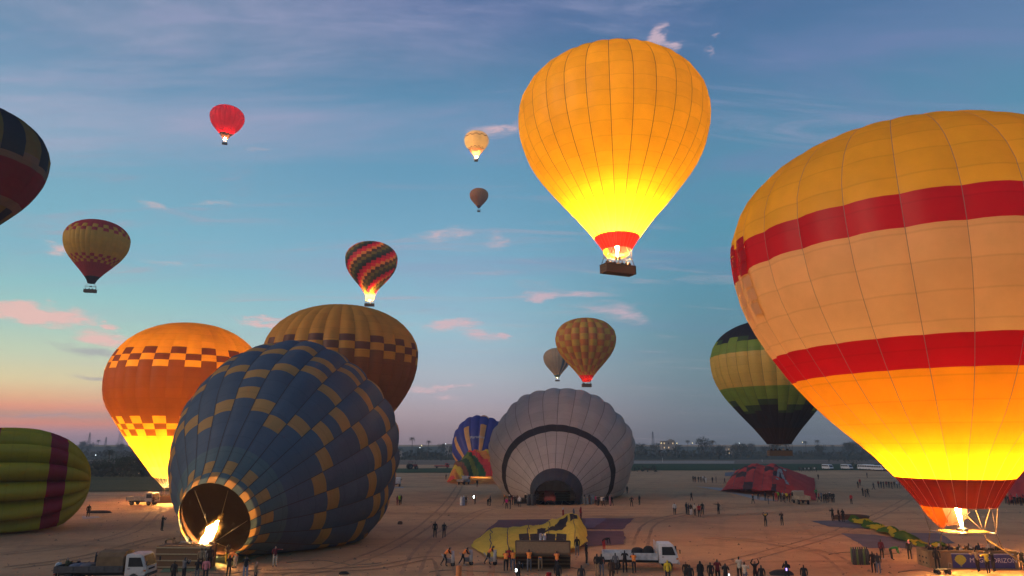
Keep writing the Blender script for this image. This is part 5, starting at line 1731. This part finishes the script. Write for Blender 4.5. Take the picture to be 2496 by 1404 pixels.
crowd([(1949 + i * 4.6, 1149 + (i % 2), c) for i, c in enumerate(['brown', 'grey', 'black', 'white', 'black', 'white', 'black', 'grey', 'white', 'black'])], 'in the row behind the red envelope', 'far row by the verge')
crowd([(2453, 1228, 'black'), (2460, 1231, 'charcoal'), (2467, 1226, 'red'), (2474, 1232, 'black'), (2482, 1228, 'grey'), (2490, 1233, 'black'), (2495, 1227, 'maroon')], 'in the crowd at the right edge beyond the giant', 'crowd right of the giant')


# passengers, standing in the baskets
def passengers(root, n, L, Wd, base, yaw, place, group, rows=2, colors=('black', 'charcoal', 'brown', 'black', 'navy', 'black', 'cream')):
    c = root.location
    for i in range(n):
        r_ = i % rows; x = -L / 2 + .3 + (L - .6) * (i + .5) / n; y = (-.5 + r_) * Wd * .5 if rows > 1 else 0
        v = Matrix.Rotation(yaw, 3, 'Z') @ Vector((x, y, 0))
        col = colors[i % len(colors)]
        person((c.x + v.x, c.y + v.y, c.z + base), 'photo' if i % 4 == 1 else 'stand', col, 'black', label='%s passenger from the left in %s' % (ORD[i], place), group=group, scarf='cream' if i % 5 == 3 else None, face=rp.uniform(-40, 40) + 180 * (i % 2))


B1 = bpy.data.objects['hot_air_balloon']
passengers(B1, 14, 4.9, 1.8, .15, radians(24), 'the tall glowing yellow balloon', 'passengers of the yellow balloon')
passengers(B2, 16, 7.0, 2.0, .15, radians(-4), 'the giant yellow and cream balloon', 'passengers of the giant')
passengers(B7, 10, 5.3, 1.7, .15, .05, 'the green and gold balloon', 'passengers of the green balloon')
passengers(B12, 6, 4.5, 1.7, .15, .25, 'the yellow balloon with red crown', 'passengers of the red crowned balloon')
for nm, key, n in (('diag', 'diagonal stripes', 6), ('ochre', 'ochre and burnt', 5)):
    r_ = [o for o in S.objects if key in o.get('label', '') and o.get('category') == 'hot air balloon'][0]
    passengers(r_, n, 4.0, 1.7, .15, .1, 'the diagonally striped balloon' if n == 6 else 'the ochre checkered balloon', 'passengers of the %s balloon' % ('striped' if n == 6 else 'ochre'), colors=('black', 'charcoal', 'brown'))

# ------------------------------------------------------------------ vehicles
TYRE = plain('tyre', (.02, .02, .02), .85); RIM = plain('wheel rim', (.30, .29, .28), .45, .6); GLASS = plain('windscreen', (.02, .025, .03), .15, spec=.6); LIGHTR = plain('red lens', (.35, .02, .01), .3); LIGHTW = plain('clear lens', (.6, .58, .5), .2)


def wheel(x, y, r, w, parent):
    s_ = 1 if y > 0 else -1
    o = MB().lathe([(r * .62, -w / 2), (r * .93, -w / 2), (r, -w * .3), (r, w * .3), (r * .93, w / 2), (r * .62, w / 2)], (x, y, r), TYRE, 16, 'y').build('wheel', parent)
    MB().lathe([(r * .60, -w * .30), (r * .62, w * .0), (r * .45, w * .2), (r * .15, w * .32)], (x, y + s_ * w * .2, r), RIM, 12, 'y').build('rim', o)


def truck(name, p, rz, label, cab=(.60, .58, .56), bed=(.5, .48, .46), cat='truck', L=5.2, sides=.42, sc=1.0, load=None, canvas=None, rack=True):
    "forward control light truck, nose at +x, origin on the ground under its middle"
    o = empty(name, p, rz, label, cat); o.scale = (sc, sc, sc)
    P_ = plain('paint %.2f %.2f' % (cab[0], cab[2]), cab, .35, var=.06); Q = plain('bed %.2f %.2f' % (bed[0], bed[2]), bed, .5, var=.25, scale=3)
    hw = .88; x1 = L / 2; xb = x1 - 1.55
    MB().box((-.1, 0, .62), (L - .5, .75, .16), BLACK).build('chassis', o)
    cabp = [(xb, .55), (x1 - .12, .55), (x1, .75), (x1 - .02, 1.15), (x1 - .36, 1.98), (x1 - .52, 2.06), (xb + .06, 2.06), (xb, 1.98)]
    cb = MB().prism(cabp, -hw, hw, P_).build('cab', o, .05)
    ws = [(x1 + .005, 1.22), (x1 - .325, 1.93)]
    MB().quad([(x1 + .006, -hw + .1, 1.22), (x1 + .006, hw - .1, 1.22), (x1 - .31, hw - .14, 1.93), (x1 - .31, -hw + .14, 1.93)], GLASS).build('windscreen', cb)
    for sy in (-1, 1):
        dd = MB().prism([(xb + .16, .74), (x1 - .34, .74), (x1 - .14, 1.12), (x1 - .42, 1.92), (xb + .16, 1.92)], sy * (hw + .004), sy * (hw + .03), P_).build('door', o)
        MB().prism([(xb + .24, 1.20), (x1 - .22, 1.20), (x1 - .46, 1.84), (xb + .24, 1.84)], sy * (hw + .032), sy * (hw + .045), GLASS).build('side_window', dd)
        MB().box((xb + .30, sy * (hw + .05), 1.06), (.16, .03, .04), BLACK).build('handle', dd)
        MB().box((x1 + .10, sy * (hw + .20), 1.5), (.07, .16, .30), BLACK).tube([(x1 - .06, sy * hw, 1.62), (x1 + .1, sy * (hw + .18), 1.62)], .018, BLACK, 5).build('mirror', o)
        MB().box((x1 + .01, sy * (hw - .22), .82), (.05, .30, .17), LIGHTW).build('headlight', o)
        MB().box((x1 - .10, sy * (hw + .006), .92), (.16, .03, .12), plain('amber lens', (.5, .14, .02), .3)).build('indicator', o)
        MB().box((-x1 + .02, sy * (hw - .12), .70), (.05, .2, .12), LIGHTR).build('tail_light', o)
    MB().box((x1 + .03, 0, .60), (.10, 2 * hw, .18), Q).build('bumper', o)
    MB().box((x1 + .012, 0, .98), (.02, 1.0, .12), BLACK).build('grille', o)
    bl = xb - .12 + x1; cx = (-x1 + xb - .12) / 2
    MB().box((cx, 0, .86), (bl, 2 * hw + .1, .10), Q).build('bed', o)
    for sy in (-1, 1):
        q = MB().box((cx, sy * (hw + .03), .92 + sides / 2), (bl, .05, sides), Q)
        for k in range(5): q.box((-x1 + .25 + k * (bl - .5) / 4, sy * (hw + .065), .92 + sides / 2), (.06, .03, sides * .92), Q)
        q.build('side_board', o)
    MB().box((-x1 + .025, 0, .92 + sides / 2), (.05, 2 * hw, sides), Q).build('tail_board', o)
    if rack:
        m = MB()
        for y in (-.7, 0, .7): m.tube([(xb - .2, y, .9), (xb - .2, y, 2.15)], .03, Q, 5)
        for z in (1.5, 2.15): m.tube([(xb - .2, -hw, z), (xb - .2, hw, z)], .03, Q, 5)
        m.build('headboard', o)
    for x in (x1 - .85, -x1 + 1.05):
        for sy in (-1, 1): wheel(x, sy * (hw - .12), .38, .24, o)
    if canvas:
        c = MB(); V = []
        n = 10; prof = [(-hw, 0), (-hw, .95), (-hw * .7, 1.25), (0, 1.35), (hw * .7, 1.25), (hw, .95), (hw, 0)]
        c.prism([(y, z + .95) for y, z in prof], 0, bl * .40, canvas)
        c.xf(Matrix.Translation((xb - .15, 0, 0)) @ Matrix.Rotation(radians(90), 4, 'Z')).build('canvas_cover', o, .06)
    return o


WT = truck('flatbed_truck', gp(1560, 1386), radians(-4), 'white flatbed truck with open sides being loaded beside the foreground basket', (.62, .61, .60), (.48, .47, .46), L=6.1)
DT = truck('flatbed_truck', gp(255, 1419), radians(3), 'dark truck with canvas covered load and white cab at lower left', (.52, .50, .47), (.05, .05, .055), L=6.6, canvas=plain('brown canvas', (.16, .10, .05), .9, var=.3, scale=2), sides=.35, rack=False)
truck('pickup_truck', gp(347, 1231), radians(-8), 'small pickup loaded with gear beside the lit orange balloon', (.40, .34, .28), (.30, .24, .18), 'pickup', L=5.0)
truck('pickup_truck', gp(1130, 1181), radians(70), 'pale pickup before the mouth of the rainbow envelope', (.36, .36, .38), (.25, .22, .20), 'pickup', L=4.6)
truck('flatbed_truck', gp(1340, 1229), radians(88), 'red truck seen from behind at the mouth of the grey envelope', (.22, .06, .04), (.22, .05, .035), L=5.0, sides=.5)
truck('pickup_truck', gp(1953, 1228), radians(84), 'beige pickup seen from behind before the slack red envelope', (.30, .26, .20), (.34, .28, .20), 'pickup', L=4.8, sides=.5)
truck('pickup_truck', gp(966, 1186), radians(95), 'white pickup half hidden behind the blue envelope', (.60, .60, .60), (.5, .5, .5), 'pickup', L=4.6)
truck('flatbed_truck', gp(1077, 1141), radians(0), 'low red flatbed on the green verge left of the sunburst envelope', (.35, .02, .03), (.35, .02, .03), L=6.5, sides=.2)


def minibus(p, rz, label):
    o = empty('minibus', p, rz, label, 'minibus', 'white minibuses parked on the verge'); P_ = plain('minibus paint', (.66, .67, .68), .35, var=.05); L = 4.9; hw = .92; x1 = L / 2
    prof = [(-x1, .45), (x1 - .1, .45), (x1, .62), (x1 - .06, 1.02), (x1 - .75, 1.82), (x1 - 1.0, 2.08), (-x1 + .12, 2.12), (-x1, 1.95)]
    b = MB().prism(prof, -hw, hw, P_).build('body', o, .06)
    MB().quad([(x1 - .10, -hw + .12, 1.10), (x1 - .10, hw - .12, 1.10), (x1 - .72, hw - .16, 1.83), (x1 - .72, -hw + .16, 1.83)], GLASS).build('windscreen', b)
    for sy in (-1, 1):
        for k in range(4): MB().box((x1 - 1.35 - k * .98, sy * (hw + .005), 1.58), (.86, .03, .52), GLASS).build('side_window', b)
        MB().box((x1 - .03, sy * (hw - .22), .80), (.06, .34, .18), LIGHTW).build('headlight', o)
        MB().box((x1 - .55, sy * (hw + .14), 1.25), (.06, .14, .22), BLACK).build('mirror', o)
    MB().box((x1 + .01, 0, .55), (.10, 1.75, .2), plain('grey bumper', (.2, .2, .2), .5)).build('bumper', o)
    for x in (x1 - .85, -x1 + 1.0):
        for sy in (-1, 1): wheel(x, sy * (hw - .1), .33, .22, o)
    return o


mb0 = minibus(gp(2018, 1145), radians(-78), 'white minibus, leftmost of those parked beyond the red envelope')
for px, py, rz, label in ((2065, 1145, -75, 'white minibus standing alone between the leftmost one and the cluster'), (2108, 1146, -60, 'white minibus at the left end of the parked cluster'), (2120, 1145, -62, 'second white minibus of the parked cluster'), (2131, 1147, -60, 'third white minibus of the parked cluster'), (2142, 1148, -60, 'fourth white minibus of the parked cluster'), (2153, 1148, -60, 'rightmost white minibus of the cluster beside the giant balloon')):
    c = copy_tree(mb0); c.location = gp(px, py); c.rotation_euler = (0, 0, radians(rz)); c['label'] = label

# red tractor on the verge
tp = gp(1003, 1144); o = empty('tractor', tp, radians(20), 'old red tractor standing on the verge right of the blue envelope', 'tractor'); o.scale = (1.6, 1.6, 1.6); RP = plain('tractor red', (.30, .05, .035), .5)
MB().box((.75, 0, .95), (1.5, .55, .6), RP).box((-.35, 0, .8), (.9, .7, .5), RP).build('body', o, .04)
MB().box((-.3, 0, 1.95), (1.2, 1.1, .07), RP).tube([(-.8, -.5, 1.0), (-.8, -.5, 1.95)], .03, BLACK, 5).tube([(-.8, .5, 1.0), (-.8, .5, 1.95)], .03, BLACK, 5).tube([(.2, -.5, 1.0), (.2, -.5, 1.95)], .03, BLACK, 5).tube([(.2, .5, 1.0), (.2, .5, 1.95)], .03, BLACK, 5).build('canopy', o)
MB().tube([(1.0, .15, 1.2), (1.0, .15, 1.9)], .04, BLACK, 6).build('exhaust', o)
for sy in (-1, 1):
    wheel(-.5, sy * .72, .72, .36, o); wheel(1.2, sy * .6, .42, .22, o)

# ------------------------------------------------------------------ gear on the ground
# the foreground basket, tipped on its side
FB = empty('balloon_basket', gp(1324, 1392), radians(-2), 'large tan basket tipped on its side with burner frame, pushed by orange vested crew', 'basket')
M = Matrix.Translation((0, .62, .64)) @ Matrix.Rotation(radians(-45), 4, 'X')
FLOORM = plain('dark basket floor', (.035, .022, .015), .8)
gondola(FB, M, L=4.5, Wd=1.75, Hb=1.3, frame=1.9, wick=WICK, holes=False, runners=True, rim=LEATHER, pads=True, fx=1.6, fy=1.0, wood=plain('dark runner', (.10, .065, .035), .7))
MB().box((0, 0, -.004), (4.46, 1.70, .03), FLOORM).xf(M).build('floor_board', FB)
QP = plain('quilted panel', (.045, .03, .026), .8)
for q in (-1.55, -.62, .62, 1.55):
    MB().box((q, -.62, 1.78), (.84, .07, .86), QP, rot=(0, radians(6 * (1 if q > 0 else -1)), 0)).xf(M).build('quilted_panel', FB)
for q in (-.16, .16):
    MB().lathe([(.10, 1.5), (.15, 1.55), (.17, 1.9), (.14, 2.2)], (q, -.6, 0), STEEL, 10).xf(M).build('burner_can', FB)


def fan(p, rz, label):
    o = empty('inflation_fan', p, rz, label, 'inflation fan', 'inflation fans')
    cage = MB()
    for k in range(4):
        r_ = .52 - .09 * k
        cage.tube([(.05 * k, r_ * cos(a), .62 + r_ * sin(a)) for a in [2 * pi * i / 16 for i in range(17)]], .018, STEEL, 5, False)
    for k in range(6):
        a = pi * k / 6; cage.tube([(0, .52 * cos(a), .62 + .52 * sin(a)), (.16, 0, .62), (0, -.52 * cos(a), .62 - .52 * sin(a))], .015, STEEL, 4)
    cage.build('cage', o)
    MB().lathe([(.56, -.12), (.58, -.1), (.58, .12), (.56, .14), (.50, .1), (.50, -.1)], (0, 0, .62), plain('fan shroud', (.36, .32, .29), .5), 20, 'x').build('shroud', o)
    for k in range(4):
        a = pi * k / 2 + .4
        MB().box((0, 0, .24), (.03, .16, .44), WOOD, rot=(0, 0, .5)).xf(Matrix.Translation((0, 0, .62)) @ Matrix.Rotation(a, 4, 'X')).build('blade', o)
    MB().box((-.32, 0, .42), (.36, .34, .34), plain('engine', (.25, .22, .2), .6)).build('engine', o)
    MB().tube([(0, -.3, .2), (-.6, -.25, .55), (-.95, -.22, .95)], .025, STEEL, 5).tube([(0, .3, .2), (-.6, .25, .55), (-.95, .22, .95)], .025, STEEL, 5).build('handle', o)
    for sy in (-1, 1): wheel(.02, sy * .42, .18, .1, o)


fan(gp(1103, 1379), radians(5), 'wire caged inflation fan pushed at the far left of the crew')
fan(gp(1147, 1376), radians(8), 'wire caged inflation fan in the middle of the three')
fan(gp(1206, 1376), radians(0), 'wire caged inflation fan at the edge of the yellow cloth')
CylM = plain('steel cylinder', (.30, .29, .28), .45, .5); CylG = plain('green cylinder', (.10, .16, .05), .5); CylD = plain('dark cylinder', (.05, .05, .055), .5)


def cylinder(p, mat, label, group, h=1.1, r=.17):
    o = empty('gas_cylinder', p, rp.uniform(0, 6), label, 'gas cylinder', group)
    MB().lathe([(r * .9, 0), (r, .03), (r, h * .82), (r * .8, h * .92), (r * .3, h * .96)], (0, 0, 0), mat, 10).build('tank', o)
    MB().lathe([(r * .6, h * .94), (r * .62, h), (r * .55, h * 1.05)], (0, 0, 0), mat, 8).build('collar', o)


n_ = 0
for r_ in range(2):
    for i in range(8):
        p = gp(2078 + i * 5.4 + r_ * 3, 1371 + r_ * 6 - i * .1)
        cylinder(p, CylG if (i + r_) % 3 == 0 else CylD, '%s gas cylinder from the left in the %s row beside two friends' % (ORD[i], 'back' if r_ == 0 else 'front'), 'cylinders left of the giant', 1.2, .095)
for i in range(9):
    cylinder(gp(1412 + i * 4.2, 1229 - (i % 2)), CylM if i % 3 else CylD, '%s gas cylinder from the left in the row right of the grey mouth' % ORD[i], 'cylinders right of the grey mouth', 1.5, .22)
for i in range(4):
    cylinder(gp(1288 + i * 5, 1232 - (i % 2)), CylD, '%s dark gas cylinder from the left beside the red truck' % ORD[i], 'cylinders left of the red truck', 1.7, .3)


def bundle(p, mat, label, sx=1.2, sy=.8, sz=.7, seed=0):
    "a bagged heap of cloth"
    V, F = [], []; n, m_ = 12, 7
    for i in range(m_ + 1):
        t = i / m_
        for j in range(n):
            a = 2 * pi * j / n; r_ = cos(t * pi / 2) ** .6 * (1 + .25 * noise.noise((cos(a) * 1.5, sin(a) * 1.5, t * 2 + seed)))
            V.append((sx * r_ * cos(a), sy * r_ * sin(a), sz * sin(t * pi / 2) ** .8))
    for i in range(m_):
        for j in range(n): F.append((i * n + j, i * n + (j + 1) % n, (i + 1) * n + (j + 1) % n, (i + 1) * n + j))
    o = mesh_obj('cloth_bundle', V, F, [mat], None, None, None, True); o.location = p
    return tag(o, label, 'bundle')


bundle(gp(1428, 1228), plain('pale blue cloth', (.30, .36, .38), .8), 'pale blue cloth bundle among cylinders right of the grey mouth', 1.5, 1, 1.2, 1)
bundle(gp(1422, 1224), cloth('yellow'), 'small yellow cloth bundle beside the pale blue one', .6, .5, 1.4, 4)
bundle(gp(1438, 1214), cloth('black'), 'dark bundle at the foot of the grey envelope', 2.0, 1, 1.0, 6)
bundle(gp(1270, 1227), cloth('charcoal'), 'dark bundle left of the grey mouth', 1.3, .8, .9, 7)
bundle(gp(2225, 1269) if False else gp(2072, 1266), cloth('brown'), 'long dark cloth bundle trailing right of three people', 2.6, .7, .7, 8)
bundle(gp(838, 1400), cloth('black'), 'small black bag on the sand below the blue envelope', .4, .2, .22, 9)
bundle(gp(975, 1278), cloth('brown'), 'small dark bag on the sand right of the blue envelope', .35, .25, .4, 10)
bundle(gp(240, 1250), cloth('black'), 'dark flattened bundle beside the lime envelope', 1.9, .6, .35, 11)
bundle(gp(1906, 1402), cloth('charcoal'), 'long dark duffel bag on the sand at the lower edge', .95, .3, .42, 12)
p_ = WT.location; wtr = Matrix.Rotation(radians(-4), 3, 'Z')
for k, (dx, dy, sx, sz) in enumerate(((.75, .1, .5, .55), (-.1, .3, .6, .4))):
    b_ = bundle(p_ + wtr @ Vector((dx, dy, .92)), cloth('black'), ('taller' if k == 0 else 'flatter') + ' black bundle lying on the white truck bed', sx, .5, sz + .3, 14 + k)
for k, dx in enumerate((-2.2, -1.5, -.7)):
    b_ = bundle(DT.location + Vector((dx, .1, .92)), cloth(('slate', 'grey', 'black')[k]), ('rearmost', 'middle', 'foremost')[k] + ' folded cloth heap on the dark truck bed', .6, .7, .4, 20 + k)

# orange drum, two chairs, a bucket
o = empty('drum', gp(1118, 1412), 0, 'tall orange cylinder standing at the lower edge', 'drum'); OD = plain('orange drum', (.60, .20, .06), .6)
MB().lathe([(.21, 0), (.22, .05), (.22, .9), (.2, .95)], (0, 0, 0), OD, 14).build('shell', o)
MB().lathe([(.235, 0), (.235, .05)], (0, 0, .5), OD, 14).lathe([(.225, 0), (.2, .03)], (0, 0, .95), OD, 14).build('hoop', o)


def chair(p, rz, label):
    o = empty('wire_chair', p, rz, label, 'chair', 'wire chairs at the lower edge'); m = plain('rust wire', (.40, .12, .05), .5)
    for x in (-.2, .2):
        for y in (-.2, .2): MB().tube([(x, y, 0), (x, y, .45)], .018, m, 5).build('leg', o)
    s_ = MB()
    for k in range(6): s_.tube([(-.2 + k * .08, -.2, .45), (-.2 + k * .08, .2, .45)], .012, m, 4)
    s_.build('seat', o); b_ = MB().tube([(-.2, .2, .45), (-.22, .26, .95), (.22, .26, .95), (.2, .2, .45)], .018, m, 5)
    for k in range(4): b_.tube([(-.13 + k * .087, .21, .45), (-.13 + k * .087, .26, .95)], .01, m, 4)
    b_.build('backrest', o)


chair(gp(1147, 1416), .4, 'left of two rust coloured wire chairs at the lower edge'); chair(gp(1196, 1413), -.3, 'right of two rust coloured wire chairs at the lower edge')
o = empty('bucket', gp(1338, 1410), 0, 'red bucket at the lower edge below the basket', 'bucket'); MB().lathe([(.16, 0), (.21, .4), (.22, .42)], (0, 0, 0), cloth('red'), 12).build('pail', o); MB().tube([(-.2, 0, .4), (0, .05, .58), (.2, 0, .4)], .012, STEEL, 5).build('handle', o)
# low bench trolley in front of the giant basket
o = empty('trolley', gp(2298, 1399), radians(-3), 'low black trolley in front of the giant balloon basket', 'trolley')
MB().box((0, 0, .34), (1.15, .5, .06), BLACK).build('deck', o)
for x in (-.42, .42):
    for sy in (-1, 1): wheel(x, sy * .24, .15, .09, o)
MB().tube([(.58, -.2, .34), (.66, -.2, .8), (.66, .2, .8), (.58, .2, .34)], .02, STEEL, 5).build('handle', o)


ROPES = [[(440, 1392), (470, 1398), (560, 1398), (640, 1388)], [(700, 1372), (780, 1366), (860, 1378), (930, 1372)], [(1050, 1396), (1090, 1390), (1180, 1394), (1240, 1398)], [(1385, 1382), (1425, 1390), (1450, 1392)], [(2020, 1352), (2080, 1346), (2150, 1352), (2200, 1348)], [(2190, 1396), (2240, 1390), (2280, 1398)]]
WHERE = ['below the mouth of the blue envelope', 'on open sand right of the blue envelope', 'in front of the inflation fans', 'between the tipped basket and the white truck', 'beside the slate sheet left of the giant', 'at the left foot of the giant basket']
for q, wh in zip(ROPES, WHERE):
    pts_ = catmull([tuple(gp(*p)) for p in q], 8); pts_ = [Vector(p) + Vector((.25 * noise.noise(Vector(p) * .9), .25 * noise.noise(Vector(p) * .7 + Vector((3, 0, 0))), .03)) for p in pts_]
    o = MB().tube(pts_, .03, plain('sand rope', (.20, .15, .10), .9), 5).build('rope'); tag(o, 'slack rope lying ' + wh, 'rope', 'ropes on the sand')
# phones and torches
def phone(px, py, Y, mat, label, s=.09):
    o = MB().box((0, 0, 0), (s, .012, s * 1.9), mat).box((0, .012, 0), (s * 1.1, .012, s * 2.05), BLACK).build('phone'); o.location = at(px, py, Y); tag(o, label, 'phone', 'lit phones')


TORCH = glow('torch light', (.85, 1.0, .95), 30); VIO = glow('violet screen', (.45, .3, 1.0), 3); SCR = glow('white screen', (.9, .95, 1.0), 3)
phone(1258, 1390, 49.4, TORCH, 'bright torch of a phone held up below the basket crew', .09)
phone(1155, 1211, 113.5, TORCH, 'bright torch held by the person in charcoal', .15)
phone(1917, 1388, 47.6, VIO, 'violet lit phone screen at the lower edge')
phone(1777, 1402, 47.4, SCR, 'white lit phone screen at the lower edge')

# ------------------------------------------------------------------ print on cloth
def glyphs(text, size=1.0):
    cu = bpy.data.curves.new('txt', 'FONT'); cu.body = text; cu.size = size; cu.align_x = 'CENTER'; cu.resolution_u = 3
    ob = bpy.data.objects.new('txt', cu); COL.objects.link(ob)
    me = bpy.data.meshes.new_from_object(ob.evaluated_get(bpy.context.evaluated_depsgraph_get()))
    bm = bmesh.new(); bm.from_mesh(me)
    bmesh.ops.subdivide_edges(bm, edges=[e for e in bm.edges if e.calc_length() > size * .25], cuts=2)
    bmesh.ops.triangulate(bm, faces=bm.faces); bm.to_mesh(me); bm.free()
    bpy.data.objects.remove(ob)
    return [v.co.copy() for v in me.vertices], [tuple(p.vertices) for p in me.polygons]


def letters(root, text, fn, mat, name='lettering'):
    V, F = glyphs(text)
    return mesh_obj(name, [fn(v.x, v.y) for v in V], F, [mat], root)


# blue sunburst envelope: its name over the rays
def on17(x, y):
    th0 = pi * 1.5
    z = -.98 - y * .0
    p = Vector((x * 1.35, 0, y * 1.35))
    return p


letters(B17, 'Paradise', lambda x, y: place17(-.80 + y * .11, P17.at_s(P17.s_of(-.80 + y * .11))[1] * 1.045 + .02, pi / 2 + .03 - x * .185), WHITE)

P8 = Profile()
letters(B8, 'SU-208', lambda x, y: Vector(((13.25 * P8.at_s(P8.s_of(-.215 + y * .055))[1]) * cos(-.62 + x * .05), (13.25 * P8.at_s(P8.s_of(-.215 + y * .055))[1]) * sin(-.62 + x * .05), 61.8 - 36.5 + 13 * (-.215 + y * .055))), plain('dark print', (.012, .012, .02), .8))
# banner on the giant's basket
BAN = plain('banner blue', (.03, .035, .16), .6, var=.1); bt = [c for c in B2.children if c.name.startswith('basket')][0]
Mb = Matrix.Rotation(radians(-4), 4, 'Z')
bn = MB().box((.75, -1.05, .62), (4.9, .04, 1.08), BAN).box((.75, -1.05, 1.17), (4.96, .05, .05), plain('banner hem', (.45, .42, .5), .7)).xf(Mb).build('banner', bt)
YB = plain('banner yellow', (.45, .38, .04), .6)
mb = MB(); prof_ = [(0, .42), (.22, .38), (.40, .22), (.46, .04), (.40, -.10), (.24, -.26), (.10, -.36)]
mb.prism([(x, z) for x, z in prof_] + [(-x, z) for x, z in reversed(prof_[1:])], -.012, .0, YB).box((0, -.006, -.44), (.14, .012, .08), YB)
mb.xf(Mb @ Matrix.Translation((-1.05, -1.074, .68))).build('emblem', bt)
BP = plain('banner print', (.55, .5, .5), .7)
for wd, wx in (('MAGIC', .45), ('HORIZON', 2.25)):
    letters(bt, wd, lambda x, y: Mb @ Vector((wx + x * .50, -1.076, .52 + y * .5)), BP)
# red envelope emblem: pale strokes lying on the cloth
# ------------------------------------------------------------------ air
hm = bpy.data.materials.new('haze'); hm.use_nodes = True; ht = NT(hm.node_tree); ht.n.clear()
ho = ht.add('ShaderNodeOutputMaterial'); pv = ht.add('ShaderNodeVolumePrincipled')
pv.inputs['Color'].default_value = (.80, .86, .95, 1); pv.inputs['Density'].default_value = 0.00036; pv.inputs['Anisotropy'].default_value = 0.0
ht.l.new(pv.outputs[0], ho.inputs['Volume'])
hz = MB().box((0, 470, 199), (2700, 1000, 400), hm).build('haze'); hz['kind'] = 'stuff'
